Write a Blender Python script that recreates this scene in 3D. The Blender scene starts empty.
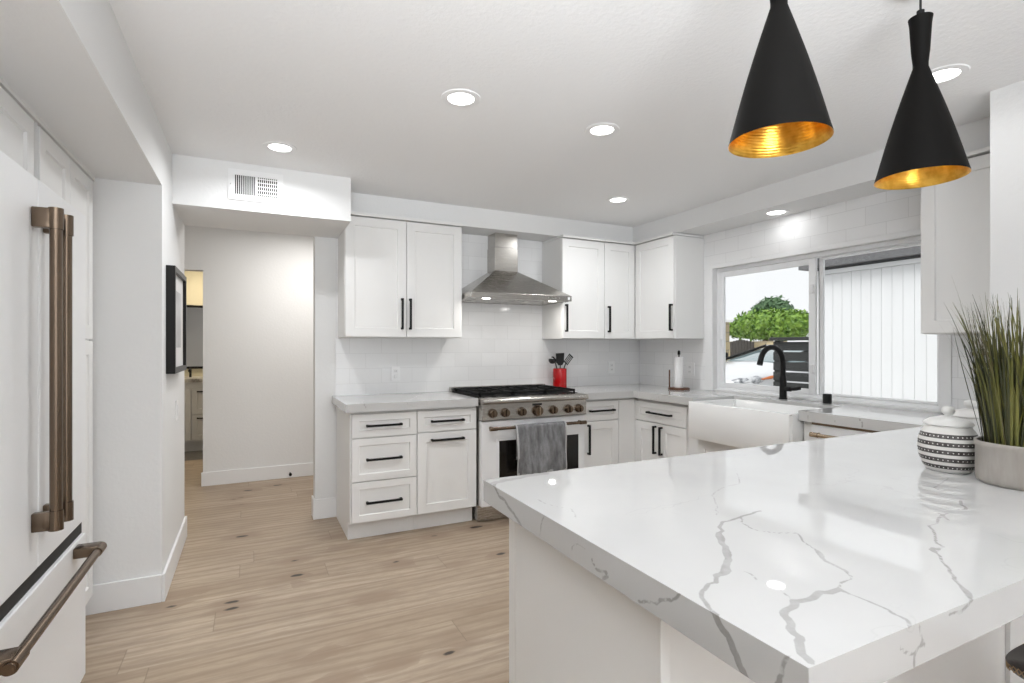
import bpy, bmesh, math, random
import numpy as np
from mathutils import Vector, Matrix
PI = math.pi
C = bpy.context.scene.collection
SC = bpy.context.scene

# ------------------------------------------------------------------ camera
cam_data = bpy.data.cameras.new('camera')
cam = bpy.data.objects.new('camera', cam_data)
C.objects.link(cam)
cam_data.sensor_fit = 'HORIZONTAL'
cam_data.sensor_width = 36.0
cam_data.lens = 529.0 / 1024 * 36.0
cam_data.shift_x = 0.0
cam_data.shift_y = 4.3 / 1024
cam_data.clip_start = 0.05
cam.location = (0, 0, 1.30)
cam.rotation_euler = (PI / 2, 0, -0.4573)
SC.camera = cam

# ------------------------------------------------------------------ view, sky, sun, large area lights
SC.view_settings.view_transform = 'Standard'
SC.view_settings.look = 'None'
SC.view_settings.gamma = 1.0
SC.view_settings.use_curve_mapping = False
SC.view_settings.exposure = 0.17
world = bpy.data.worlds.new('overcast_sky')
SC.world = world
world.use_nodes = True
wb = world.node_tree.nodes['Background']
wb.inputs['Color'].default_value = (0.965, 0.98, 1.0, 1)
wb.inputs['Strength'].default_value = 0.92

def add_light(name, kind, loc, rot, energy, color=(1, 1, 1), **kw):
    l = bpy.data.lights.new(name, kind)
    l.energy = energy
    l.color = color
    for k, v in kw.items():
        setattr(l, k, v)
    o = bpy.data.objects.new(name, l)
    C.objects.link(o)
    o.location = loc
    o.rotation_euler = rot
    return o

add_light('hazy_sun', 'SUN', (6, 5, 9), (0, math.radians(-26), 0), 3.1, (1, 0.99, 0.97), angle=math.radians(35))
# added area light behind the camera, filling in for unseen daylight
add_light('rear_daylight_fill', 'AREA', (1.2, -3.7, 1.45), (PI / 2, 0, 0), 22, (0.88, 0.94, 1.0),
          shape='RECTANGLE', size=1.8, size_y=2.1)
# added overhead fill light behind the camera, no known lamps there
add_light('rear_ceiling_fill', 'AREA', (-0.2, -2.3, 2.38), (0, 0, 0), 12, (0.92, 0.96, 1.0),
          shape='RECTANGLE', size=2.6, size_y=2.0)
# added fill light behind the camera, aimed up to brighten the ceiling
add_light('ceiling_bounce_fill', 'AREA', (-0.2, -1.3, 1.45), (math.radians(180 - 41), 0, math.radians(-22)), 86, (0.92, 0.96, 1.0),
          shape='DISK', size=1.6, spread=math.radians(100))

# ------------------------------------------------------------------ materials
def rgb(r, g=None, b=None):
    if g is None: g = b = r
    return (r, g, b, 1.0)

def mat(name, color, rough=0.5, metal=0.0, **kw):
    m = bpy.data.materials.new(name)
    m.use_nodes = True
    p = m.node_tree.nodes['Principled BSDF']
    p.inputs['Base Color'].default_value = color
    p.inputs['Roughness'].default_value = rough
    p.inputs['Metallic'].default_value = metal
    for k, v in kw.items():
        p.inputs[k].default_value = v
    return m

class NT:
    """small node builder"""
    def __init__(s, m):
        s.t = m.node_tree; s.n = s.t.nodes; s.p = s.n['Principled BSDF']
    def node(s, kind, **kw):
        n = s.n.new(kind)
        for k, v in kw.items(): setattr(n, k, v)
        return n
    def put(s, sock, v):
        if hasattr(v, 'is_output') or isinstance(v, bpy.types.NodeSocket): s.t.links.new(v, sock)
        else: sock.default_value = v
    def math(s, op, a, b=0.0, c=0.0, clamp=False):
        n = s.node('ShaderNodeMath', operation=op); n.use_clamp = clamp
        s.put(n.inputs[0], a); s.put(n.inputs[1], b)
        if op in ('MULTIPLY_ADD', 'SMOOTH_MIN', 'WRAP'): s.put(n.inputs[2], c)
        return n.outputs[0]
    def vm(s, op, a, b=None, scale=None):
        n = s.node('ShaderNodeVectorMath', operation=op)
        s.put(n.inputs[0], a)
        if b is not None: s.put(n.inputs[1], b)
        if scale is not None: s.put(n.inputs['Scale'], scale)
        return n.outputs['Value'] if op in ('LENGTH', 'DOT_PRODUCT') else n.outputs['Vector']
    def coord(s):
        return s.node('ShaderNodeTexCoord').outputs['Object']
    def pos(s):
        return s.node('ShaderNodeNewGeometry').outputs['Position']
    def mapr(s, v, a, b, c=0.0, d=1.0):
        n = s.node('ShaderNodeMapRange'); n.clamp = True
        s.put(n.inputs[0], v)
        for i, q in enumerate((a, b, c, d)): s.put(n.inputs[i + 1], q)
        return n.outputs[0]
    def noise(s, vec, scale, detail=3.0, rough=0.5, col=False):
        n = s.node('ShaderNodeTexNoise')
        s.put(n.inputs['Vector'], vec); n.inputs['Scale'].default_value = scale
        n.inputs['Detail'].default_value = detail; n.inputs['Roughness'].default_value = rough
        return n.outputs['Color'] if col else n.outputs[0]
    def mix(s, f, a, b):
        n = s.node('ShaderNodeMix', data_type='RGBA')
        s.put(n.inputs[0], f); s.put(n.inputs[6], a); s.put(n.inputs[7], b)
        return n.outputs[2]
    def scalev(s, vec, sc):
        return s.vm('MULTIPLY', vec, sc)
    def xyz(s, v):
        n = s.node('ShaderNodeSeparateXYZ'); s.put(n.inputs[0], v); return n.outputs
    def comb(s, x, y, z=0.0):
        n = s.node('ShaderNodeCombineXYZ')
        s.put(n.inputs[0], x); s.put(n.inputs[1], y); s.put(n.inputs[2], z); return n.outputs[0]
    def color(s, c): s.put(s.p.inputs['Base Color'], c)
    def bump(s, h, strength=0.3, dist=0.01):
        n = s.node('ShaderNodeBump'); n.inputs['Strength'].default_value = strength
        n.inputs['Distance'].default_value = dist; s.put(n.inputs['Height'], h)
        s.t.links.new(n.outputs[0], s.p.inputs['Normal'])

def plaster(name, col, rough=0.75, bump=0.12):
    m = mat(name, col, rough); t = NT(m)
    n1 = t.noise(t.pos(), 55, 4, 0.6)
    t.bump(n1, bump, 0.01)
    return m

M = {}
M['wall'] = plaster('painted_wall', rgb(0.80, 0.80, 0.795))
M['ceiling'] = plaster('textured_ceiling', rgb(0.86, 0.86, 0.86), 0.85, 0.25)
M['bounce_cut'] = plaster('bounce_cutting_grey', rgb(0.22, 0.21, 0.20))  # dark grey chosen to cut light bounced onto the peninsula end
M['trim'] = mat('white_trim_paint', rgb(0.85, 0.85, 0.85), 0.45)
M['cab'] = mat('white_cabinet_paint', rgb(0.83, 0.825, 0.81), 0.42)
M['fridge'] = mat('matte_white_enamel', rgb(0.83, 0.835, 0.84), 0.38)
M['gap'] = mat('dark_gasket', rgb(0.012), 0.6)
M['black'] = mat('matte_black_metal', rgb(0.006, 0.006, 0.006), 0.5, 0.0, **{'Specular IOR Level': 0.25})
M['iron'] = mat('cast_iron', rgb(0.006), 0.6, 0.0, **{'Specular IOR Level': 0.2})
M['blackplastic'] = mat('black_nylon', rgb(0.008), 0.5)
M['glassblack'] = mat('oven_glass', rgb(0.008, 0.007, 0.006), 0.08)
M['plastic'] = mat('white_plastic', rgb(0.82), 0.35)
M['sink'] = mat('white_fireclay', rgb(0.86, 0.86, 0.85), 0.16)
M['red'] = mat('red_glaze', rgb(0.42, 0.006, 0.008), 0.15)
M['paper'] = mat('paper_towel', rgb(0.88), 0.9)
M['wood_dark'] = mat('walnut', rgb(0.11, 0.045, 0.022), 0.4)
M['cord'] = mat('black_cord', rgb(0.01), 0.6)
M['shade_out'] = mat('black_shade', rgb(0.004, 0.0035, 0.003), 0.6, 0.0, **{'Specular IOR Level': 0.12})
M['plate'] = mat('switch_plate', rgb(0.88), 0.35)
M['frame'] = mat('dark_espresso_frame', rgb(0.006, 0.005, 0.004), 0.35, 0.0, **{'Specular IOR Level': 0.25})
M['mat'] = mat('white_mount', rgb(0.75, 0.74, 0.73), 0.6)
M['vinyl'] = mat('white_vinyl', rgb(0.86, 0.865, 0.87), 0.35)
M['leather'] = mat('brown_leather', rgb(0.018, 0.009, 0.006), 0.42, 0.0, **{'Specular IOR Level': 0.3})
M['stitch'] = mat('tan_stitching', rgb(0.35, 0.24, 0.13), 0.7)
M['lens'] = mat('frosted_lens', rgb(0.9), 0.5)
M['lens'].node_tree.nodes['Principled BSDF'].inputs['Emission Color'].default_value = rgb(1, 0.98, 0.95)
M['lens'].node_tree.nodes['Principled BSDF'].inputs['Emission Strength'].default_value = 6.0
M['display'] = mat('clock_display', rgb(0.01), 0.1)

def brushed(name, col, rough, axis=(1, 1, 60)):
    m = mat(name, col, rough, 1.0); t = NT(m)
    n = t.noise(t.scalev(t.coord(), axis), 12, 2)
    t.put(t.p.inputs['Roughness'], t.mapr(n, 0.3, 0.7, rough - 0.008, rough + 0.008))
    return m
M['steel'] = brushed('brushed_steel', rgb(0.47, 0.45, 0.42), 0.27)
M['chrome'] = mat('polished_steel', rgb(0.75, 0.74, 0.72), 0.12, 1.0)
M['bronze'] = mat('dark_bronze', rgb(0.175, 0.13, 0.095), 0.26, 1.0)
M['bronze_light'] = mat('light_bronze', rgb(0.42, 0.33, 0.24), 0.24, 1.0)

def m_gold():
    m = mat('hammered_gold', rgb(0.95, 0.58, 0.12), 0.28, 1.0); t = NT(m)
    n = t.node('ShaderNodeTexWave', wave_type='BANDS', bands_direction='Z')
    n.inputs['Scale'].default_value = 45; n.inputs['Distortion'].default_value = 1.5
    n.inputs['Detail'].default_value = 1
    t.put(n.inputs['Vector'], t.coord())
    t.bump(n.outputs[1], 0.25, 0.002)
    t.put(t.p.inputs['Base Color'], t.mix(t.mapr(t.noise(t.coord(), 40, 2), 0.4, 0.6), rgb(0.95, 0.56, 0.10), rgb(0.80, 0.42, 0.06)))
    return m
M['gold'] = m_gold()

def m_floor():
    m = mat('oak_planks', rgb(0.5, 0.4, 0.3), 0.42); t = NT(m)
    x, y, z = t.xyz(t.pos())
    W, L = 0.193, 1.9
    r = t.math('DIVIDE', t.math('SUBTRACT', y, 2.565), W)
    row = t.math('FLOOR', r); fy = t.math('FRACT', r)
    wn = t.node('ShaderNodeTexWhiteNoise', noise_dimensions='1D'); t.put(wn.inputs['W'], row)
    cx = t.math('ADD', t.math('DIVIDE', x, L), t.math('MULTIPLY', wn.outputs[0], 7.3))
    col = t.math('FLOOR', cx); fx = t.math('FRACT', cx)
    w2 = t.node('ShaderNodeTexWhiteNoise', noise_dimensions='2D'); t.put(w2.inputs['Vector'], t.comb(row, col))
    rnd = w2.outputs[0]
    off = t.math('MULTIPLY', rnd, 37.0)
    gv = t.comb(t.math('MULTIPLY', x, 1.0), t.math('ADD', t.math('MULTIPLY', y, 9.0), off), off)
    g1 = t.noise(gv, 1.6, 5, 0.6)
    g2 = t.noise(t.comb(t.math('MULTIPLY', x, 4.5), t.math('ADD', t.math('MULTIPLY', y, 30.0), off), off), 1.7, 6, 0.72)
    wv = t.node('ShaderNodeTexWave', wave_type='BANDS', bands_direction='Y')
    wv.inputs['Scale'].default_value = 1.0; wv.inputs['Distortion'].default_value = 12.0
    wv.inputs['Detail'].default_value = 3; wv.inputs['Detail Scale'].default_value = 0.5
    t.put(wv.inputs['Vector'], t.comb(t.math('MULTIPLY', x, 0.9), t.math('ADD', t.math('MULTIPLY', y, 5.0), off), off))
    c = t.mix(rnd, rgb(0.40, 0.305, 0.215), rgb(0.51, 0.41, 0.31))
    c = t.mix(t.mapr(g1, 0.38, 0.66, 0, 0.70), c, rgb(0.33, 0.245, 0.17))
    c = t.mix(t.mapr(g2, 0.45, 0.70, 0, 0.62), c, rgb(0.28, 0.205, 0.14))
    c = t.mix(t.mapr(wv.outputs[1], 0.55, 1.0, 0, 0.42), c, rgb(0.23, 0.165, 0.115))
    # knots: elongated voronoi cells, most of them suppressed
    vo = t.node('ShaderNodeTexVoronoi'); vo.inputs['Scale'].default_value = 1.0
    wob = t.noise(t.pos(), 18, 2, 0.5, col=True)
    kv = t.vm('ADD', t.comb(t.math('MULTIPLY', x, 3.4), t.math('MULTIPLY', y, 7.6), 0.0), t.vm('SCALE', wob, scale=0.12))
    t.put(vo.inputs['Vector'], kv)
    sep = t.node('ShaderNodeSeparateColor'); t.put(sep.inputs[0], vo.outputs['Color'])
    size = t.mapr(sep.outputs[0], 0.4, 1.0, 0.06, 0.19)
    knot = t.mapr(t.math('SUBTRACT', vo.outputs['Distance'], size), -0.05, 0.0, 1, 0)
    halo = t.mapr(t.math('SUBTRACT', vo.outputs['Distance'], t.math('MULTIPLY', size, 3.0)), -0.2, 0.12, 0.75, 0)
    gate = t.math('GREATER_THAN', sep.outputs[0], 0.42)
    c = t.mix(t.math('MULTIPLY', halo, gate), c, rgb(0.30, 0.215, 0.15))
    c = t.mix(t.math('MULTIPLY', knot, gate), c, rgb(0.03, 0.02, 0.013))
    # seams
    ex = t.math('MINIMUM', fx, t.math('SUBTRACT', 1.0, fx)); ey = t.math('MINIMUM', fy, t.math('SUBTRACT', 1.0, fy))
    s1 = t.mapr(ex, 0.0, 0.0016, 1, 0); s2 = t.mapr(ey, 0.0, 0.010, 0.75, 0)
    seam = t.math('MAXIMUM', s1, s2)
    c = t.mix(t.math('MULTIPLY', seam, 0.75), c, rgb(0.20, 0.145, 0.10))
    t.color(c)
    t.bump(t.math('SUBTRACT', t.math('MULTIPLY', g2, 0.3), seam), 0.25, 0.002)
    return m
M['floor'] = m_floor()

def m_tile(name, axis):
    """glossy hand-made subway tile, running bond; axis = 0 along x, 1 along y"""
    m = mat(name, rgb(0.8), 0.12); t = NT(m)
    o = t.xyz(t.pos())
    v = t.comb(t.math('ADD', o[axis], 0.06), t.math('SUBTRACT', o[2], 0.889))
    b = t.node('ShaderNodeTexBrick'); t.put(b.inputs['Vector'], v)
    b.inputs['Scale'].default_value = 1.0
    b.inputs['Brick Width'].default_value = 0.245; b.inputs['Row Height'].default_value = 0.1175
    b.inputs['Mortar Size'].default_value = 0.0016; b.inputs['Mortar Smooth'].default_value = 0.3
    b.inputs['Color1'].default_value = rgb(0.87, 0.87, 0.87); b.inputs['Color2'].default_value = rgb(0.83, 0.83, 0.83)
    b.inputs['Mortar'].default_value = rgb(0.70, 0.70, 0.695)
    t.color(b.outputs['Color'])
    w = t.noise(t.pos(), 9, 2, 0.5)
    h = t.math('SUBTRACT', t.math('MULTIPLY', w, 1.6), b.outputs['Fac'])
    t.bump(h, 0.22, 0.006)
    t.put(t.p.inputs['Roughness'], t.mapr(b.outputs['Fac'], 0, 1, 0.13 if axis == 0 else 0.30, 0.6))
    return m
M['tile_back'] = m_tile('subway_tile', 0)
M['tile_right'] = m_tile('subway_tile_sink_wall', 1)

VEINS_MAIN = [  # polylines in unfolded worktop metres, half-width, strength
    ([(1.051,.839),(.979,.831),(.911,.824),(.85,.777),(.804,.719),(.746,.665),(.691,.637),(.64,.611),(.611,.592),(.599,.568),(.589,.546)], .0032, .75),
    ([(.85,.777),(.804,.719),(.746,.665),(.691,.637)], .0056, .6),
    ([(.975,.833),(.931,.765),(.95,.732),(.993,.708),(.942,.632),(.909,.594),(.898,.55),(.877,.53),(.851,.53),(.824,.516)], .0010, .7),
    ([(.942,.632),(.909,.594),(.898,.55)], .0024, .5),
    ([(.823,.515),(.773,.519),(.721,.52),(.686,.508),(.649,.473),(.622,.439),(.603,.412)], .0052, .62),
    ([(.823,.515),(.822,.477),(.821,.442),(.817,.421),(.799,.404)], .0018, .7),
    ([(1.42,.641),(1.285,.615),(1.183,.554),(1.13,.531),(1.062,.477),(1.027,.456),(.985,.421),(.968,.408),(.93,.395),(.90,.398)], .0015, .8),
    ([(1.13,.531),(1.15,.542)], .004, .7), ([(1.0,.432),(.975,.413)], .004, .6),
    ([(1.625,.754),(1.72,.79),(1.824,.81)], .0012, .6), ([(1.562,.679),(1.489,.637),(1.474,.644)], .0022, .8),
    ([(1.363,.615),(1.40,.655)], .002, .7),
    ([(.60,1.335),(.65,1.35),(.692,1.356),(.785,1.366)], .010, .42),
    ([(.637,1.149),(.669,1.043),(.642,.985)], .0008, .5), ([(.74,.629),(.735,.593),(.738,.556),(.727,.524)], .0009, .6),
    ([(1.30,1.12),(1.08,1.00),(.98,.90),(.93,.86)], .0007, .45), ([(.60,1.326),(.575,1.283),(.562,1.228),(.544,1.177),(.531,1.147)], .0042, .8),
    ([(.589,.546),(.573,.532),(.563,.518),(.549,.508),(.534,.498),(.50,.48)], .0055, .95),
    ([(.535,.712),(.545,.69),(.553,.663),(.571,.632),(.589,.615)], .0014, .85), ([(.587,1.034),(.536,1.053)], .0010, .6),
    ([(.533,.815),(.545,.796),(.55,.802),(.543,.83),(.56,.85)], .0020, .8),
    ([(.592,.432),(.578,.438),(.563,.44),(.556,.443)], .0016, .8), ([(.556,.443),(.53,.443)], .0035, .9),
    ([(.777,.382),(.793,.37),(.811,.364),(.82,.371),(.833,.372)], .0014, .8), ([(.811,.364),(.811,.345)], .0014, .8),
    ([(.82,.404),(.826,.391),(.833,.377),(.837,.369)], .0013, .7), ([(.55,.92),(.57,.90),(.565,.86)], .0008, .6),
    ([(2.88,1.997),(2.855,1.985),(2.83,1.978)], .0018, .9), ([(2.89,1.849),(2.85,1.83),(2.83,1.816)], .0016, .9),
    ([(2.88,1.70),(2.83,1.684)], .004, .8), ([(2.89,3.24),(2.82,3.24)], .0014, .8), ([(3.3,1.9),(3.1,1.75),(2.88,1.70)], .002, .4),
    ([(2.60,3.80),(2.52,3.60),(2.49,3.50)], .0010, .55),
]
VEINS_LEFT = [([(.656,3.56),(.662,3.53),(.679,3.50)], .0035, .8), ([(.933,3.55),(.948,3.53),(.961,3.515)], .0022, .7),
              ([(.70,3.75),(.656,3.56)], .0012, .5), ([(1.1,3.9),(.99,3.66),(.933,3.55)], .0010, .45)]
def m_quartz(name):
    m = mat(name, rgb(0.86), 0.024); t = NT(m)
    g = t.node('ShaderNodeNewGeometry')
    q = g.outputs['Position']
    at = t.node('ShaderNodeAttribute', attribute_name='vein_distance')
    ast = t.node('ShaderNodeAttribute', attribute_name='vein_strength')
    rag = t.math('MULTIPLY', t.math('SUBTRACT', t.noise(q, 60, 3, 0.65), 0.5), 0.0032)
    d = t.math('ADD', at.outputs['Fac'], rag)
    patch = t.mapr(t.noise(q, 45, 3, 0.6), 0.3, 0.6, 0.72, 1.0)
    acc = t.math('MULTIPLY', t.math('MULTIPLY', t.mapr(d, -0.0004, 0.0013, 1, 0), ast.outputs['Fac']), t.math('MULTIPLY', patch, 0.88))
    # faint background veining
    vo = t.node('ShaderNodeTexVoronoi', feature='DISTANCE_TO_EDGE'); vo.inputs['Scale'].default_value = 2.1
    wq = t.vm('ADD', q, t.vm('SCALE', t.vm('SUBTRACT', t.noise(q, 3.2, 4, 0.6, col=True), (0.5, 0.5, 0.5)), scale=0.55))
    t.put(vo.inputs['Vector'], wq)
    fine = t.math('MULTIPLY', t.mapr(vo.outputs['Distance'], 0.0, 0.007, 0.16, 0), t.mapr(t.noise(q, 2.3, 2), 0.5, 0.62, 0, 1))
    acc = t.math('MAXIMUM', acc, fine)
    cloud = t.mapr(t.noise(q, 2.0, 4, 0.6), 0.35, 0.75, 0, 1)
    base = t.mix(cloud, rgb(0.565, 0.56, 0.55), rgb(0.52, 0.515, 0.505))
    t.color(t.mix(acc, base, rgb(0.24, 0.23, 0.215)))
    return m
M['quartz'] = m_quartz('veined_quartz')

def m_glass():
    m = bpy.data.materials.new('window_glass'); m.use_nodes = True
    nt = m.node_tree; nt.nodes.clear()
    o = nt.nodes.new('ShaderNodeOutputMaterial'); mx = nt.nodes.new('ShaderNodeMixShader')
    tr = nt.nodes.new('ShaderNodeBsdfTransparent'); gl = nt.nodes.new('ShaderNodeBsdfGlossy')
    fr = nt.nodes.new('ShaderNodeFresnel'); fr.inputs[0].default_value = 1.18
    gl.inputs['Roughness'].default_value = 0.02
    tr.inputs[0].default_value = (0.985, 0.99, 0.99, 1)
    nt.links.new(fr.outputs[0], mx.inputs[0]); nt.links.new(tr.outputs[0], mx.inputs[1])
    nt.links.new(gl.outputs[0], mx.inputs[2]); nt.links.new(mx.outputs[0], o.inputs[0])
    return m
M['glass'] = m_glass()

def noisy(name, c1, c2, scale, rough=0.6, bump=0.0, metal=0.0, stretch=(1, 1, 1), dist=0.01):
    m = mat(name, c1, rough, metal); t = NT(m)
    v = t.scalev(t.coord(), stretch)
    n = t.noise(v, scale, 4, 0.6)
    t.color(t.mix(t.mapr(n, 0.35, 0.65), c1, c2))
    if bump: t.bump(n, bump, dist)
    return m
M['towel'] = noisy('grey_terry', rgb(0.13, 0.13, 0.135), rgb(0.27, 0.27, 0.28), 160, 0.95, 0.8)
_t = NT(M['towel'])
_o = _t.coord()
_t.color(_t.mix(_t.mapr(_t.noise(_t.scalev(_o, (1, 1, 0.3)), 26, 4, 0.6), 0.35, 0.65), rgb(0.13, 0.13, 0.135),
                _t.mix(_t.noise(_o, 180, 2), rgb(0.20, 0.20, 0.205), rgb(0.38, 0.38, 0.39))))
M['towel_edge'] = noisy('pale_terry_hem', rgb(0.42, 0.42, 0.42), rgb(0.52, 0.52, 0.52), 150, 0.95, 0.6)
M['pot'] = noisy('grey_glazed_clay', rgb(0.31, 0.28, 0.25), rgb(0.43, 0.40, 0.365), 14, 0.28, 0.0, 0, (1, 1, 0.25))
M['jar'] = mat('white_stoneware', rgb(0.72, 0.71, 0.69), 0.3)
M['soil'] = noisy('moss', rgb(0.03, 0.025, 0.015), rgb(0.07, 0.06, 0.03), 60, 0.9)
M['grass1'] = noisy('grass_blade_green', rgb(0.085, 0.090, 0.015), rgb(0.17, 0.16, 0.035), 8, 0.5)
M['grass2'] = noisy('grass_blade_dark', rgb(0.022, 0.026, 0.008), rgb(0.055, 0.055, 0.016), 8, 0.5)
M['grass3'] = noisy('grass_blade_brown', rgb(0.16, 0.12, 0.065), rgb(0.24, 0.20, 0.13), 8, 0.6)
M['seed'] = noisy('seed_head', rgb(0.42, 0.32, 0.20), rgb(0.58, 0.48, 0.34), 90, 0.8, 0.5)
M['siding'] = mat('white_siding', rgb(0.84, 0.85, 0.86), 0.5)
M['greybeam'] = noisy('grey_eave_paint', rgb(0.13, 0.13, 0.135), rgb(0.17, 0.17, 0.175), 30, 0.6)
M['darkfence'] = noisy('charcoal_boards', rgb(0.022, 0.024, 0.024), rgb(0.035, 0.037, 0.036), 12, 0.6, 0, 0, (1, 1, 12))
M['foliage_hedge'] = noisy('hedge_leaves', rgb(0.06, 0.15, 0.012), rgb(0.20, 0.33, 0.04), 7, 0.6)
M['foliage_dark'] = noisy('tree_leaves', rgb(0.035, 0.085, 0.035), rgb(0.09, 0.17, 0.07), 5, 0.6)
M['bark'] = noisy('bark', rgb(0.07, 0.05, 0.04), rgb(0.13, 0.10, 0.08), 20, 0.9, 0.5)
M['asphalt'] = noisy('driveway_concrete', rgb(0.55, 0.545, 0.53), rgb(0.64, 0.635, 0.62), 9, 0.9)
M['woodgate'] = noisy('weathered_gate_wood', rgb(0.03, 0.027, 0.024), rgb(0.06, 0.052, 0.045), 12, 0.8, 0, 0, (12, 12, 1))
M['roof'] = noisy('grey_shingles', rgb(0.22, 0.21, 0.20), rgb(0.30, 0.29, 0.28), 14, 0.9)
M['carpaint'] = mat('white_car_paint', rgb(0.52, 0.53, 0.545), 0.25, 0.0, **{'Coat Weight': 0.6, 'Coat Roughness': 0.05})
M['carglass'] = mat('tinted_windscreen', rgb(0.16, 0.21, 0.22), 0.06)
M['lampglass'] = noisy('headlamp_lens', rgb(0.10, 0.11, 0.12), rgb(0.50, 0.51, 0.53), 14, 0.1)
M['amber'] = mat('amber_marker', rgb(0.45, 0.13, 0.04), 0.2)
M['rubber'] = mat('tyre_rubber', rgb(0.02), 0.8)
M['bathwall'] = mat('bath_wall_warm', rgb(0.60, 0.55, 0.42), 0.7)
M['mirror'] = mat('bath_mirror', rgb(0.55, 0.56, 0.57), 0.05, 1.0)
M['bathtile'] = noisy('dark_bath_tile', rgb(0.10, 0.09, 0.085), rgb(0.15, 0.14, 0.13), 10, 0.4)
M['vanity'] = mat('vanity_paint', rgb(0.66, 0.65, 0.64), 0.5)
M['marble'] = noisy('bath_marble', rgb(0.75, 0.72, 0.66), rgb(0.12, 0.10, 0.09), 7, 0.3)
M['art'] = noisy('abstract_print', rgb(0.60, 0.60, 0.60), rgb(0.33, 0.32, 0.32), 4, 0.6)

def m_stone():
    m = mat('stacked_stone', rgb(0.4), 0.85); t = NT(m)
    o = t.xyz(t.pos())
    v = t.comb(t.math('ADD', o[0], t.math('MULTIPLY', o[1], 0.7)), o[2])
    b = t.node('ShaderNodeTexBrick'); t.put(b.inputs['Vector'], v); b.inputs['Scale'].default_value = 1
    b.inputs['Brick Width'].default_value = 0.4; b.inputs['Row Height'].default_value = 0.2
    b.inputs['Mortar Size'].default_value = 0.012
    b.inputs['Color1'].default_value = rgb(0.45, 0.37, 0.22); b.inputs['Color2'].default_value = rgb(0.30, 0.25, 0.16)
    b.inputs['Mortar'].default_value = rgb(0.22, 0.19, 0.14)
    t.color(b.outputs['Color'])
    return m
M['stone'] = m_stone()

# ------------------------------------------------------------------ mesh helpers
def BM(): return bmesh.new()

def box(bm, x0, x1, y0, y1, z0, z1, bev=0.0, seg=2):
    if x0 > x1: x0, x1 = x1, x0
    if y0 > y1: y0, y1 = y1, y0
    if z0 > z1: z0, z1 = z1, z0
    r = bmesh.ops.create_cube(bm, size=1)
    vs = r['verts']
    for v in vs:
        v.co = Vector(((x0 + x1) / 2 + v.co.x * (x1 - x0), (y0 + y1) / 2 + v.co.y * (y1 - y0), (z0 + z1) / 2 + v.co.z * (z1 - z0)))
    if bev > 0:
        es = list({e for v in vs for e in v.link_edges})
        bmesh.ops.bevel(bm, geom=es, offset=bev, segments=seg, profile=0.5, affect='EDGES')
    return vs

def cyl(bm, p0, p1, r0, r1=None, n=20, caps=True):
    """cylinder / cone between two points"""
    if r1 is None: r1 = r0
    p0, p1 = Vector(p0), Vector(p1)
    d = p1 - p0
    rot = d.to_track_quat('Z', 'Y').to_matrix().to_4x4()
    mtx = Matrix.Translation((p0 + p1) / 2) @ rot
    bmesh.ops.create_cone(bm, cap_ends=caps, segments=n, radius1=r0, radius2=r1, depth=d.length, matrix=mtx)

def tube(bm, pts, r, n=12, close=True):
    """swept tube along points; r is a number or a list"""
    pts = [Vector(p) for p in pts]
    rs = r if isinstance(r, (list, tuple)) else [r] * len(pts)
    up = None; rings = []
    for i, p in enumerate(pts):
        d = (pts[min(i + 1, len(pts) - 1)] - pts[max(i - 1, 0)]).normalized()
        if up is None:
            up = Vector((0, 0, 1)) if abs(d.z) < 0.9 else Vector((1, 0, 0))
        a = (up - d * up.dot(d)).normalized(); b = d.cross(a); up = a
        rings.append([bm.verts.new(p + (a * math.cos(2 * PI * k / n) + b * math.sin(2 * PI * k / n)) * rs[i]) for k in range(n)])
    for A, B in zip(rings, rings[1:]):
        for k in range(n):
            bm.faces.new((A[k], A[(k + 1) % n], B[(k + 1) % n], B[k]))
    if close:
        bm.faces.new(rings[0][::-1]); bm.faces.new(rings[-1])

def lathe(bm, prof, c=(0, 0, 0), n=48, cap0=True, cap1=True):
    rings = []
    for r, z in prof:
        rings.append([bm.verts.new((c[0] + r * math.cos(2 * PI * k / n), c[1] + r * math.sin(2 * PI * k / n), c[2] + z)) for k in range(n)])
    for A, B in zip(rings, rings[1:]):
        for k in range(n):
            bm.faces.new((A[k], A[(k + 1) % n], B[(k + 1) % n], B[k]))
    if cap0: bm.faces.new(rings[0][::-1])
    if cap1: bm.faces.new(rings[-1])

def prism(bm, poly, axis, a, b):
    """extrude a 2-D polygon along axis 0/1/2 from a to b"""
    def mk(p, t):
        if axis == 0: return (t, p[0], p[1])
        if axis == 1: return (p[0], t, p[1])
        return (p[0], p[1], t)
    A = [bm.verts.new(mk(p, a)) for p in poly]; B = [bm.verts.new(mk(p, b)) for p in poly]
    n = len(poly)
    bm.faces.new(A); bm.faces.new(B[::-1])
    for i in range(n): bm.faces.new((A[i], B[i], B[(i + 1) % n], A[(i + 1) % n]))

def wloc(o):
    v = Vector((0, 0, 0))
    while o is not None:
        v += o.location; o = o.parent
    return v

def obj(name, bm, m, parent=None, smooth=False, extra=None):
    bmesh.ops.recalc_face_normals(bm, faces=bm.faces[:])
    off = wloc(parent)
    if off.length: bmesh.ops.translate(bm, verts=bm.verts[:], vec=-off)
    me = bpy.data.meshes.new(name); bm.to_mesh(me); bm.free()
    me.materials.append(m)
    for e in (extra or []): me.materials.append(e)
    if smooth:
        for p in me.polygons: p.use_smooth = True
        me.set_sharp_from_angle(angle=math.radians(smooth if not isinstance(smooth, bool) else 40))
    o = bpy.data.objects.new(name, me); C.objects.link(o)
    if parent is not None: o.parent = parent
    return o

def thing(name, label, cat, loc=(0, 0, 0), group=None):
    o = bpy.data.objects.new(name, None); C.objects.link(o)
    o.empty_display_size = 0.05
    o.location = loc; o['label'] = label; o['category'] = cat
    if group: o['group'] = group
    return o

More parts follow.
